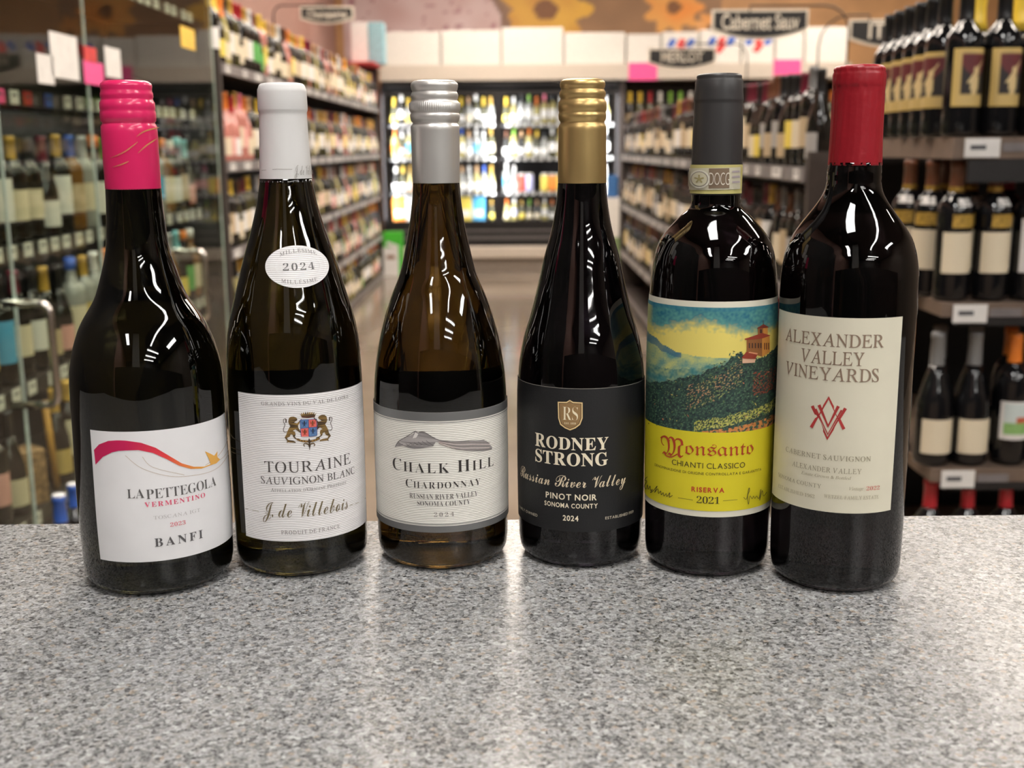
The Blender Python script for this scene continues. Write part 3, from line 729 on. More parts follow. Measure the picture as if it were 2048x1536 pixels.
def label_art(parent, shape, colf, name, nx=24, ny=24, off=.0009):
    fn, l0, l1, _ = SHAPES[shape]; pr = fn()
    def rad(z):
        for i in range(len(pr)-1):
            if pr[i][0] <= z <= pr[i+1][0]:
                t = (z-pr[i][0])/(pr[i+1][0]-pr[i][0]); return pr[i][1]+t*(pr[i+1][1]-pr[i][1])
        return pr[-1][1]
    def pos(u, v):
        th = -1.0+2.0*u; z = l0+.004+(l1-l0-.008)*v; r = rad(z)+off; return (r*math.sin(th), -r*math.cos(th), z)
    return raster(pos, nx, ny, colf).mesh(name, printM)
GOLD = (.60,.43,.16)
def framed(u, v):
    if u < .12 or u > .88 or v < .20 or v > .94: return GOLD
    if math.hypot((u-.52)/.10, (v-.62)/.09) < 1 or math.hypot((u-.48)/.13, (v-.38)/.20) < 1 or abs((v-.60)-(u-.5)*.9) < .035 and .25 < u < .75: return (.72,.55,.28)
    if v > .60-.25*math.sin(PI*(u-.12)/.76)+.15: return (.13,.022,.025)
    return (.02,.016,.016)
def barn(u, v):
    if v < .12: return (.75,.72,.68)
    if v < .42: return mixc((.22,.42,.12), (.30,.52,.18), .5+nz(u, v, 9.))
    if v < .62 and u > .35: return (.55,.11,.05)
    return (.62,.70,.68)
def crest(u, v):
    return (.75,.72,.68) if math.hypot((u-.5)/.28, (v-.5)/.5) < 1 and nz(u, v, 7.) < .15 else (.02,.018,.016)
art_framed = label_art(None, 'magnum_label', framed, 'framed_print'); art_barn = label_art(None, 'bordeaux', barn, 'barn_print')
def add_art(t, me, name):
    lab = [c for c in t.children if c.name.startswith('label')][0]
    o = bpy.data.objects.new(name, me); COL.objects.link(o); o.parent = lab; return o
rp = lambda z0, z1, m, th: None
def band_mesh(z0, z1, r0, r1, name, mat, a=PI): 
    mb = MB(); n = 24
    for z, r in ((z0, r0), (z1, r1)): mb.v += [(r*math.sin(-a+2*a*i/n), -r*math.cos(-a+2*a*i/n), z) for i in range(n+1)]
    for i in range(n): mb.f.append([i, i+1, n+2+i, n+1+i]); mb.m.append(0); mb.c.append((1,1,1)); mb.sm.append(True)
    return mb.mesh(name, mat)
gband = band_mesh(.232, .246, .0166, .0158, 'gold_band', pm('gold_foil', (.6,.38,.08), .3, metal=.6))
shcrest = band_mesh(.205, .222, .0362, .0272, 'white_crest', pm('crest_white', (.62,.6,.57), .5, vary=.5, vscale=120), .5)
gseal = band_mesh(.160, .188, .0386, .0386, 'gold_seal', pm('gold_seal', (.42,.26,.05), .4, vary=.4, vscale=90), .75)
def eb(shape, x, y, k, rz, cap, lab, label, group, extra=None, sc=1., parts=True):
    t = shop_bottle('red_wine_bottle', shape, x, y, EZ[k], rz, cap, 'black', lab, label, group, parts=parts, sc=sc)
    if extra == 'framed': add_art(t, art_framed, 'label_picture')
    if extra == 'barn': add_art(t, art_barn, 'label_picture')
    if extra == 'crest':
        for nm, me in (('neck_band', gband), ('shoulder_crest', shcrest), ('seal', gseal)):
            o = bpy.data.objects.new(nm, me); COL.objects.link(o); o.parent = t
    return t
P1 = atY(1922, 200, EY).x; dP = atY(1988, 200, EY).x-P1
for i in range(4):
    fr = i < 2; w = ['at the shelf corner', 'second from the shelf corner', 'third, with white label, at the frame edge', 'fourth from the corner'][i]
    eb('magnum_label', P1+dP*1.14*i, EY, 0, .35, 'black', 'gold' if fr else 'white', f"black bottle with {'gold-framed picture' if fr else 'white'} label, {w}, top display shelf", 'front bottles on the top display shelf', 'framed' if fr else None, 1.04)
for i in range(6):
    eb('magnum_label', P1-.012+.004*i, EY+.092+.088*i, 0, -1.0+.05*i, 'black', 'gold', f"black bottle with gold-framed label, {nth(i+1)} behind corner bottle on top display shelf", "bottles along the top display shelf's left side", 'framed', 1.04)
for i in range(3):
    eb('sparkling', P1+.10+dP*1.4*i, EY+.20, 0, 0, 'yellow', 'yellow', f"tall yellow-capped bottle, {nth(i+1)} from left behind the framed-label bottles on the top display shelf", 'yellow-capped bottles on the top display shelf', None, 1.12)
P2 = atY(1905, 500, EY).x; d2 = atY(1975, 500, EY).x-P2
for j in range(3):
    for i in range(4 if j < 2 else 2):
        a = i < 2
        eb('bordeaux' if a else 'magnum_label', P2+d2*1.1*i-(.02*j), EY+.092*j, 1, .3 if i or j == 0 else -.6, 'brown' if a else 'red', 'cream' if a else 'white',
           f"{'brown-capped bottle, gold seal' if a else 'red-capped bottle, white label'}, {nth(i+1)} from left, {['front','middle','rear'][j]} row, second display shelf", 'bottles on the second display shelf', 'crest' if a else None, 1.02)
P3 = atY(1862, 850, EY).x; d3 = atY(1925, 850, EY).x-P3; P3b = atY(2003, 850, EY).x
for j in range(2):
    for i in range(2):
        eb('burgundy', P3+.004+d3*1.17*i+.04*j, EY+.098*j, 2, .3, 'grey', 'cream', f"sloping-shouldered bottle with cream label, {nth(i+1)} from left, {['front','rear'][j]} row, third display shelf", 'cream-labelled bottles on the third display shelf', None, 1.02)
    for i in range(3):
        eb('bordeaux', P3b+.018+.083*i+.03*j, EY+.094*j, 2, .25, 'orange', 'white', f"orange-capped bottle with barn picture label, {nth(i+1)} from left, {['front','rear'][j]} row, third display shelf", 'orange-capped bottles on the third display shelf', 'barn', 1.0)
for i in range(4):
    eb('bordeaux', P3+.01+.088*i, EY, 3, .2, 'red', 'cream', f"red-capped bottle, {nth(i+1)} from left on the lowest display shelf, just above the counter", 'red-capped bottles on the lowest display shelf', None, 1.02)

# ------------------------------------------------------------------ the six bottles on the counter
def glass_mat(name, tint, rough=0.0):
    m = pm(name, tint, rough, trans=1., ior=1.46, vary=0); setin(m.node_tree.nodes['Principled BSDF'], 'Coat Weight', .25); return m
def paper_mat(name, col, ridge=0., rough=.55, metal=0.):
    m = pm(name, col, rough, vary=.02, vscale=60, metal=metal)
    if ridge:
        t = m.node_tree; n = t.nodes; co = n.new('ShaderNodeTexCoord'); w = n.new('ShaderNodeTexWave'); w.bands_direction = 'Z'
        w.inputs['Scale'].default_value = 285; w.inputs['Distortion'].default_value = .6
        bp = n.new('ShaderNodeBump'); bp.inputs['Strength'].default_value = ridge; bp.inputs['Distance'].default_value = .0004
        t.links.new(co.outputs['Object'], w.inputs['Vector']); t.links.new(w.outputs['Fac'], bp.inputs['Height']); t.links.new(bp.outputs[0], n['Principled BSDF'].inputs['Normal'])
    return m
inkM = attr_mat('coloured_print', 'Col', .5, 'GEOMETRY')
foilM = attr_mat('foil_print', 'Col', .3, 'GEOMETRY', metal=.55)
baseM = pm('opaque_base_block', (.006,.006,.006), .5)  # opaque black bottom face, added to stop light glowing through the base
class Hero:
    def __init__(s, label, base, sil, capy, lab_c):
        """base: (axis px, front px) at the foot; sil: (y, left, right) outline of the glass; lab_c: label centre seen from the camera."""
        f = atZ(base[0], base[1], CT); dirn = Vector((f.x, f.y)).normalized()
        y, l, r = max((q for q in sil if q[0] < 1060), key=lambda q: q[0])
        dep = 0.72; rb = (r-l)/2*dep/F*.94
        s.X, s.Y = f.x+dirn.x*rb, f.y+dirn.y*rb
        s.rot = math.atan2(-s.X, s.Y) + lab_c
        s.prof = [(z, q) for z, q in (s.zr(*q) for q in sil) if z > .012]; s.prof.sort()
        rb = s.prof[0][1]
        s.prof = [(0, rb*.84), (.0022, rb*.925), (.0055, rb*.975), (.010, rb*.995)] + s.prof
        s.root = thing('wine_bottle', (s.X, s.Y, CT+.0004), label, 'wine bottle', s.rot)
        s.sm = smoothprof(s.prof, 6)
    def zr(s, y, l, r):
        t = (768-y)/F; a = UPV - FWD*t; z = -(s.X*a.x+s.Y*a.y)/a.z
        dep = Vector((s.X, s.Y, z)).dot(FWD); return z+ZC-CT, (r-l)/2*dep/F
    def rad(s, z):
        p = s.sm
        if z <= p[0][0]: return p[0][1]
        for i in range(len(p)-1):
            if p[i][0] <= z <= p[i+1][0]:
                t = (z-p[i][0])/max(1e-9, p[i+1][0]-p[i][0]); return p[i][1]+t*(p[i+1][1]-p[i][1])
        return p[-1][1]
    def pt(s, px, py, R=None):
        """Photo pixel -> (angle on the bottle, height)."""
        d = ray(px, py); r = R or .04
        for _ in range(1 if R else 6):
            a = d.x*d.x+d.y*d.y; b = -2*(d.x*s.X+d.y*s.Y); c = s.X**2+s.Y**2-r*r; D = max(0, b*b-4*a*c)
            k = (-b-math.sqrt(D))/(2*a); P = CAM+d*k; z = P.z-CT
            if not R: r = s.rad(z)
        th = math.atan2(P.x-s.X, -(P.y-s.Y)) - s.rot
        return th, z
    def on(s, th, z, off): r = s.rad(z)+off; return (r*math.sin(th), -r*math.cos(th), z)
    def glass(s, mat, top):
        p = [q for q in s.sm if q[0] <= top]; p.append((top, s.rad(top))); s.body = MB().lathe(p, 96, mif=lambda z, th: 1 if z < .001 else 0).build('glass_body', [mat, baseM], s.root); return s.body
    def patch(s, name, mats, parent, a0, a1, z0, z1, off, nx=56, nzz=10, mi=None):
        mb = MB()
        for j in range(nzz+1):
            for i in range(nx+1): mb.v.append(s.on(a0+(a1-a0)*i/nx, z0+(z1-z0)*j/nzz, off))
        for j in range(nzz):
            for i in range(nx):
                o = j*(nx+1)+i; mb.f.append([o, o+1, o+nx+2, o+nx+1]); mb.m.append(mi((j+.5)/nzz) if mi else 0); mb.c.append((1,1,1)); mb.sm.append(True)
        return mb.build(name, mats, parent)
    # ---- printing
    def tri(s, mb, T, off, col, lim=.0035):
        st = [T]; 
        while st:
            t = st.pop(); L = [math.hypot((t[i][0]-t[(i+1) % 3][0])*.04, t[i][1]-t[(i+1) % 3][1]) for i in range(3)]
            if max(L) > lim and len(st) < 400:
                i = L.index(max(L)); a, b, c = t[i], t[(i+1) % 3], t[(i+2) % 3]; m = ((a[0]+b[0])/2, (a[1]+b[1])/2); st += [(a, m, c), (m, b, c)]
            else: mb.add([s.on(q[0], q[1], off) for q in t], [(0,1,2)], 0, col)
    def text(s, mb, txt, xl, xr, yb, cap, col, style='serif', gap=.06, whole=False, small=.78, off=.00055, arc=0., offset=0., ref=None, wob=0.):
        vs, fs = layout(txt, style, gap, whole, small, offset)
        x0 = min(v[0] for v in vs); x1 = max(v[0] for v in vs); H = ref or .70
        tl, _ = s.pt(xl, yb-cap*.4); tr, _ = s.pt(xr, yb-cap*.4); tc, z0 = s.pt((xl+xr)/2, yb); _, z1 = s.pt((xl+xr)/2, yb-cap); _, za = s.pt((xl+xr)/2, yb-arc)
        hh = z1-z0; P = []
        for x, y in vs:
            u = (x-x0)/(x1-x0); P.append((tl+(tr-tl)*u, z0+y/H*hh + (za-z0)*(1-(2*u-1)**2)))
        for f in fs:
            for i in range(1, len(f)-1): s.tri(mb, (P[f[0]], P[f[i]], P[f[i+1]]), off, col)
    def poly(s, mb, pts, col, off=.0005, tf=None):
        P = [s.pt(*(tf(p) if tf else p)) for p in pts]
        for t in tessellate_polygon([[Vector((q[0]*.04, q[1], 0)) for q in P]]):
            a, b, c = (P[i] for i in t)
            if (b[0]-a[0])*(c[1]-a[1])-(b[1]-a[1])*(c[0]-a[0]) < 0: b, c = c, b
            cc = col([(sum(q[0] for q in (a, b, c))/3), sum(q[1] for q in (a, b, c))/3]) if callable(col) else col
            s.tri(mb, (a, b, c), off, cc)
    def line(s, mb, pts, w, col, off=.0005, tf=None, sm=True):
        q = [tf(p) if tf else p for p in pts]
        if sm and len(q) > 2:
            o = []
            for i in range(len(q)-1):
                a, b, c, d = q[max(i-1,0)], q[i], q[i+1], q[min(i+2,len(q)-1)]
                for k in range(5):
                    t = k/5; o.append(tuple(.5*(2*b[j]+(c[j]-a[j])*t+(2*a[j]-5*b[j]+4*c[j]-d[j])*t*t+(3*b[j]-a[j]-3*c[j]+d[j])*t**3) for j in (0,1)))
            q = o+[q[-1]]
        Lp, Rp = [], []
        for i, p in enumerate(q):
            a, b = q[max(i-1,0)], q[min(i+1,len(q)-1)]; dx, dy = b[0]-a[0], b[1]-a[1]; L = math.hypot(dx, dy) or 1
            ww = (w(i/(len(q)-1)) if callable(w) else w)/2
            Lp.append(s.pt(p[0]-dy/L*ww, p[1]+dx/L*ww)); Rp.append(s.pt(p[0]+dy/L*ww, p[1]-dx/L*ww))
        for i in range(len(q)-1):
            c = col(i/(len(q)-1)) if callable(col) else col
            mb.add([s.on(*v, off) for v in (Lp[i], Lp[i+1], Rp[i+1], Rp[i])], [(0,1,2,3)], 0, c)
    def cap(s, name, mat, rows, n=64, ridge=None, extra=0., per=1):
        """rows: (y, left, right) outline px; closed on top."""
        p = sorted(s.zr(*q) for q in rows); p = [(z, r+extra) for z, r in p]
        if per > 1: p = smoothprof(p, per)
        zt, rt = p[-1]; p += [(zt+.0006, rt*.93), (zt+.0009, rt*.80), (zt+.0009, rt*.2)]
        return MB().lathe(p, n, ridge=ridge).build(name, mat, s.root)
def sub(mb, name, mat, parent): return mb.build(name, mat, parent)

# ---- 1: pink-capped bottle
b = Hero('dark green wine bottle with pink screw cap and pink ribbon label, leftmost on counter', (326, 1194),
 [(379,226,333),(430,228,339),(500,225,348),(550,215.5,364),(596,205,385),(645,186,424),(693,170,443),(741,163,454),(790,162.5,457),(837,165,459),(982,172,467),(1040,176.5,469),(1078,180,469)], 379, .19)
b.glass(glass_mat('green_black_glass', (.012,.0115,.005)), b.zr(372,226,333)[0])
pinkcap = pm('pink_cap_enamel', lin(222,40,100), .28, vary=.03, coat=.3)
rows = [(379,226,333),(377,225.5,333),(300,220.5,329),(266,218,327),(254,217.5,325),(250,218.5,322),(247,220,320.5),(244,217,323),(236,214.5,322.5),(226,214,321.5),(222,215,320),(219,214,321),(207,213,319),(203,214.5,316),(199,215.5,315),(195,213,315.5),(188,212.5,314),(184,214,312.5),(180,213.5,312),(174,211.5,312),(169,213,311),(166,216,307)]
cp = b.cap('screw_cap', pinkcap, rows)
mb = MB(); gold = (.62,.36,.10)
for pts in ([(272,275),(290,263),(322,255)], [(275,308),(292,292),(312,278)], [(222,318),(250,305),(275,285)], [(226,336),(245,330),(258,324)]):
    b.line(mb, pts, lambda t: .8+2.2*math.sin(PI*t), lambda t: mixc(lin(190,30,80), gold, min(1, pts[0][0]/270-.7+t*.6)) , .0009)
sub(mb, 'gold_swirl', inkM, cp)
z1 = b.pt(320, 861)[1]; z0 = b.pt(335, 1121)[1]; tl = b.pt(184, 900)[0]
lab = b.patch('label', paper_mat('satin_white_paper', (.80,.79,.80)), b.root, tl, -tl+.12, z0, z1, .0003)
ZB = lambda p: (160+p[0]/3.84, 800+p[1]/3.84)
mb = MB()
top = [(112,388),(150,345),(220,318),(290,313),(350,315),(470,332),(580,370),(680,430),(780,490),(870,516),(950,516),(1010,492)]
bot = [(125,500),(180,440),(250,405),(300,394),(350,391),(450,388),(560,410),(660,455),(760,508),(850,533),(930,531),(1012,500)]
n = len(top)
for i in range(n-1):
    for k in range(6):
        t0, t1 = (i+k/6)/(n-1), (i+(k+1)/6)/(n-1)
        f = lambda A, t: tuple(A[min(int(t*(n-1)), n-2)][j]+(t*(n-1)-min(int(t*(n-1)), n-2))*(A[min(int(t*(n-1)), n-2)+1][j]-A[min(int(t*(n-1)), n-2)][j]) for j in (0,1))
        q = [b.pt(*ZB(v)) for v in (f(bot,t0), f(bot,t1), f(top,t1), f(top,t0))]
        c = mixc(lin(196,12,82), lin(222,60,60), (t0-.35)/.3) if t0 < .62 else mixc(lin(222,60,60), lin(232,170,70), (t0-.62)/.3)
        mb.add([b.on(*v, .0005) for v in q], [(0,1,2,3)], 0, c)
b.poly(mb, [(955,398),(1000,418),(1025,432),(1050,398),(1048,440),(1070,462),(1040,492),(1000,502),(985,455)], lin(226,170,80), .00055, ZB)
for pts in ([(960,505),(1060,430),(1130,300),(1140,110)], [(1000,500),(1100,440),(1160,330)], [(350,430),(480,530),(700,590),(920,575),(1060,520),(1150,400)], [(480,440),(560,520),(800,580)]): b.line(mb, pts, .8, lin(190,170,150), .00045, ZB)
sub(mb, 'ribbon_emblem', inkM, lab)
mb = MB(); gr = lin(95,92,92)
b.text(mb, 'LA', 255, 289, 997.5, 19, gr, 'serifb', .05, offset=-.008); b.text(mb, 'PETTEGOLA', 292, 432, 991, 20, gr, 'serifb', .05, offset=-.01)
b.text(mb, 'VERMENTINO', 289, 410, 1009, 10, lin(222,90,120), 'serifb', .16)
b.text(mb, 'TOSCANA IGT', 307, 400, 1034, 7, lin(190,186,186), 'serif', .1)
b.text(mb, '2023', 340, 371, 1052, 8, lin(220,130,140), 'it', .1)
b.text(mb, 'BANFI', 309, 405, 1088, 17, lin(88,86,88), 'serifb', .22)
sub(mb, 'lettering', inkM, lab)

# ---- 2: white-capped bottle
b = Hero('dark wine bottle with white capsule, oval year sticker and crest label, second from left', (608.5, 1156),
 [(365,526,630),(410,521,641),(440,515,650),(469,507.5,659),(500,498,669),(529,489.5,678),(557,484,687.5),(589,477.6,698),(616,471,707),(655,465,718),(694,462.5,724.6),(730,462,727),(769,462,728.5),(840,465,731),(912,470,734),(1026,478,738),(1084,485,737)], 365, .175)
b.glass(glass_mat('olive_black_glass', (.032,.026,.006)), b.zr(358,526,630)[0])
cp = b.cap('capsule', pm('white_capsule', (.72,.71,.70), .42, vary=.02, spec=.4), [(365,526,630),(362,525.5,629.5),(330,525,626.5),(290,525,623),(232,524,618),(227,524,618),(223,522.5,620),(220,522,620.5),(186,520.5,618),(180,521,617.5),(178,522,616),(175,522,614.5),(171,524,612)])
mb = MB(); b.text(mb, 'J. de Villebois', 588, 690, 350, 22, lin(150,146,140), 'script', whole=True, off=.0006, offset=-.003); b.line(mb, [(525,342),(555,339.5),(584,340)], 1., lin(165,160,155), .0006, None, False)
sub(mb, 'lettering', inkM, cp)
ridged = paper_mat('laid_white_paper', (.82,.80,.80), .35)
st = [b.pt(594+63*math.cos(2*PI*i/48), 534.5+42.5*math.sin(2*PI*i/48)) for i in range(48)]
mb = MB(); c0 = b.pt(594, 534.5)
for i in range(48):
    for k in range(6):
        f = lambda v, t: (c0[0]+(v[0]-c0[0])*t, c0[1]+(v[1]-c0[1])*t)
        A, B2 = st[i], st[(i+1) % 48]
        mb.add([b.on(*f(B2, k/6), .0004), b.on(*f(A, k/6), .0004), b.on(*f(A, (k+1)/6), .0004), b.on(*f(B2, (k+1)/6), .0004)], [(3,2,1,0)], smooth=True)
sk = sub(mb, 'year_sticker', ridged, b.root)
mb = MB(); g1 = lin(120,118,116)
b.text(mb, '2024', 566, 628, 541.5, 14.5, lin(95,95,95), 'serif', .2, off=.0007)
b.text(mb, 'MILLÉSIME', 560, 632, 513.5, 7.5, g1, 'serif', .17, off=.0007, arc=8); b.text(mb, 'MILLÉSIME', 563, 634, 565, 7.5, g1, 'serif', .17, off=.0007, arc=-3.5)
sub(mb, 'lettering', inkM, sk)
z1 = b.pt(600, 790)[1]; z0 = b.pt(615, 1082)[1]; tl = b.pt(479.5, 840)[0]
lab = b.patch('label', ridged, b.root, tl, -tl+.06, z0, z1, .0003)
b.patch('back_label', ridged, b.root, PI-.9, PI+.9, z0+.004, z1+.003, .0003)
L2 = lambda p: (440+p[0]/3.49, 740+p[1]/3.49); K2 = lambda p: (560+p[0]/12.8, 800+p[1]/12.8)
mb = MB(); BR = lin(92,70,32); BRD = lin(58,42,24)
lion = [(215,560),(230,480),(280,440),(350,437),(420,468),(445,500),(432,540),(392,560),(362,592),(440,610),(545,498),(562,515),(520,570),(462,660),(470,720),(532,830),(518,850),(450,800),(400,760),(330,800),(388,826),(402,900),(380,955),(420,990),(500,1020),(480,1050),(400,1012),(340,960),(328,905),(282,882),(250,950),(182,982),(204,1028),(262,1040),(330,1052),(402,1080),(402,1112),(300,1100),(212,1092),(172,1112),(190,1062),(122,970),(168,900),(190,820),(240,720),(270,682),(228,620)]
tail = [(190,820),(120,832),(90,770),(118,690),(130,640),(100,580),(95,520),(130,490),(160,520),(155,590)]
fur = lambda q: mixc(BRD, lin(150,118,60), .35+1.2*nz(q[0]*40, q[1]*1000, 1.))
mir = lambda p: (1415-p[0], p[1]-45-(p[0]-700)*.0)
for tf in (lambda p: p, mir):
    b.poly(mb, [tf(p) for p in (lion if tf(lion[0]) == lion[0] else lion[::-1])], fur, .0005, K2)
    b.line(mb, [tf(p) for p in tail], lambda t: 1.1+(1. if t > .8 else 0), BRD, .00052, lambda p: K2(p))
crown = [(560,460),(540,420),(500,360),(548,395),(540,330),(582,385),(598,318),(630,378),(655,308),(678,374),(712,300),(728,372),(766,300),(780,370),(822,306),(830,376),(875,315),(872,390),(935,335),(898,400),(890,445),(720,472)]
b.poly(mb, crown[::-1], fur, .0005, K2)
b.poly(mb, [(560,458),(720,470),(888,444),(884,420),(720,444),(556,434)], lin(88,40,22), .00056, K2)
Bl = lin(96,132,176); Rd = lin(226,110,100); Bd = lin(58,86,140)
for pts, c in (([(515,520),(720,512),(725,720),(525,737)], Bl), ([(725,512),(932,498),(936,700),(727,718)], Rd), ([(527,738),(730,722),(735,946),(542,952)], Rd), ([(733,722),(936,703),(940,916),(740,942)], Bl)): b.poly(mb, pts, c, .0005, K2)
for (x, y, c, d) in ((620,585,Bd,lin(40,52,66)),(830,575,lin(186,72,52),lin(120,74,46)),(632,800,lin(186,72,52),lin(110,60,40)),(838,775,Bd,lin(40,52,66))):
    b.poly(mb, [(x-75,y-40),(x-30,y+10),(x-12,y-40),(x+14,y-44),(x+30,y+8),(x+72,y-48),(x+58,y+50),(x+20,y+62),(x+46,y+120),(x+4,y+90),(x-40,y+122),(x-20,y+62),(x-58,y+50)], c, .00054, K2)
    b.poly(mb, [(x-18,y-30),(x+18,y-32),(x+22,y+30),(x+4,y+110),(x-22,y+34)], d, .00057, K2)
for pts in ([(515,520),(720,512),(932,498)], [(525,737),(735,720),(936,702)], [(722,512),(730,720),(738,950)], [(515,520),(525,737),(542,952)], [(932,498),(938,700),(940,916)], [(740,946),(850,934),(940,916)]): b.line(mb, pts, 1.1, lin(52,66,132), .0006, K2, False)
b.line(mb, [(440,1015),(560,1058),(740,1070),(900,1040),(1010,985)], 4., fur if False else lin(112,82,38), .00053, K2)
for x, y in ((520,1045),(590,1062),(660,1068),(830,1056),(900,1040),(960,1012)): b.line(mb, [(x,y-14),(x+6,y+16)], 1.4, lin(196,150,70), .00058, K2, False)
b.poly(mb, [(740,985),(715,1060),(738,1150),(722,1170),(740,1220),(755,1302),(768,1220),(784,1168),(762,1150),(785,1070)], BRD, .00057, K2)
for s_ in (-1, 1): b.line(mb, [(745,1160),(745+s_*60,1130),(745+s_*110,1120),(745+s_*140,1160),(745+s_*115,1195)], lambda t: 2.6-1.2*t, BR, .00055, K2)
sub(mb, 'crest', inkM, lab)
mb = MB(); dk = lin(78,74,72); md = lin(112,106,104)
b.text(mb, 'GRANDS VINS DU VAL DE LOIRE', 523, 696, 810.5, 7.2, md, 'serif', .14)
b.text(mb, 'TOURAINE', 530, 700, 944, 22, dk, 'serif', .09); b.text(mb, 'SaUVIGNON BLANC'.replace('a','A'), 523, 708.5, 967.5, 14.5, dk, 'serif', .07)
b.text(mb, "Appellation d'Origine Protégée", 542, 692, 982.5, 7, md, 'serif', .1)
b.text(mb, 'J. de Villebois', 526, 695, 1034, 33, lin(112,100,72), 'script', whole=True, offset=-.004)
b.line(mb, [(492,1018),(512,1022),(538,1028)], 1., lin(150,140,120), .0005, None, False); b.line(mb, [(698,1012),(715,1006),(730,997)], 1., lin(150,140,120), .0005, None, False)
b.text(mb, 'PRODUIT DE FRANCE', 563, 679, 1067, 7.5, md, 'serif', .16)
sub(mb, 'lettering', inkM, lab)

# ---- 3: silver-capped bottle
b = Hero('amber-green wine bottle with silver screw cap and grey-bordered white label, third from left', (888, 1142),
 [(367,829,922),(400,827.5,925),(441,823,931),(470,819,937),(495.5,815,943.5),(520,810,949),(550,802,956.5),(587,788.5,973),(628,775,987.5),(670,765,1000),(712,757.5,1008),(753,752.5,1013),(795,751,1015),(860,751.5,1016),(920,753,1016.7),(1003,756.5,1017.5),(1060,759,1016.5),(1084,760.6,1015)], 367, 0.)
b.glass(glass_mat('amber_olive_glass', (.085,.05,.012)), b.zr(360,829,922)[0])
silver = pm('satin_aluminium', (.72,.70,.67), .38, metal=.7, vary=.03, vscale=8)
rows = [(367,829,922),(365,828.5,922),(300,827,923),(262,826,923),(256,825.5,923.5),(252,827,922),(249,830,919),(246.5,830.5,918.5),(243,827,922.5),(236,825,924),(231,825,924),(229,826.5,923),(226.5,827.5,922),(224.5,825.5,924),(220,824.5,924.5),(208,824.5,924.5),(206,826,923),(202,829,919.5),(198,827.5,921),(192,826,921.5),(187,828,919.5),(184,829.5,918),(181,827.5,919.5),(174,825.5,920.5),(169,826,920),(165.5,829,917)]
zk0, zk1 = b.zr(221,1,2)[0], b.zr(207,1,2)[0]
b.cap('screw_cap', silver, rows, 216, ridge=lambda z, i: (.00042 if (i % 3) == 0 else -.00012) if zk0 < z < zk1 else 0.)
z1 = b.pt(885, 826)[1]; z0 = b.pt(888, 1066)[1]; g0 = b.pt(885, 843)[1]; g2 = b.pt(888, 1053)[1]
cream = paper_mat('laid_cream_paper', (.80,.78,.72), .4); greyb = pm('pewter_band', (.20,.20,.20), .38, metal=.4, vary=.05)
lab = b.patch('label', cream, b.root, -1.95, 1.95, z0, z1, .0003, 90)
for (za, zb) in ((g0, z1), (z0, g2)):
    b.patch('border_band', greyb, lab, -1.95, 1.95, za, zb, .0005, 90, 1)['label'] = 'pewter grey border band'
for zc in (g0-.0011, g2+.0011):
    b.patch('border_line', greyb, lab, -1.95, 1.95, zc-.00018, zc+.00018, .0005, 90, 1)
b.patch('back_label', cream, b.root, PI-.75, PI+.75, z0+.004, z1+.010, .0006)
L3 = lambda p: (740+p[0]/3.49, 740+p[1]/3.49)
mb = MB(); sv = lin(150,146,146)
hill = [(180,540),(200,500),(250,470),(300,455),(320,425),(340,440),(370,435),(420,460),(480,490),(560,500),(700,495),(790,490),(820,505),(850,545),(845,558),(790,568),(680,568),(600,555),(520,520),(460,505),(440,535),(370,548),(310,553),(270,545),(235,530),(205,535)]
b.poly(mb, hill[::-1], lambda q: mixc(lin(126,122,122), lin(184,178,176), .4+1.1*nz(q[0]*30, q[1]*900, 1.)), .0005, L3)
b.poly(mb, [(300,480),(318,438),(340,450),(325,475)], lin(226,222,218), .00055, L3)
for k in range(5): b.line(mb, [(480,500+k*4),(600,512+k*11),(720,508+k*13),(835-k*2,512+k*11)], 1.1, lin(222,206,200) if k % 2 else lin(128,116,112), .00056, L3)
for k in range(7): b.line(mb, [(225+k*28,520-k*4),(250+k*30,535-k*2),(285+k*27,520+k*2)], .9, lin(96,92,92), .00056, L3)
for pts in ([(180,540),(205,500),(255,470),(318,430)], [(340,440),(380,437),(470,488),(560,502),(690,498)]): b.line(mb, pts, 1.2, lin(96,92,92), .00057, L3)
sub(mb, 'hill_emblem', inkM, lab)
mb = MB(); dk = lin(50,46,44); md = lin(84,80,78)
b.text(mb, 'Chalk Hill', 787, 986, 947, 25, dk, 'serifb', .13, small=.80, offset=-.014)
b.text(mb, 'Chardonnay', 812.5, 960, 978, 17, dk, 'serifb', .13, small=.80, offset=-.014)
b.text(mb, 'RUSSIAN RIVER VALLEY', 820, 954.5, 999.5, 11, md, 'serifb', .09, offset=-.012); b.text(mb, 'SONOMA COUNTY', 835, 940, 1013, 10, md, 'serifb', .1, offset=-.012)
b.text(mb, '2024', 868, 908, 1034, 8.5, lin(134,128,124), 'serif', .3)
sub(mb, 'lettering', inkM, lab)

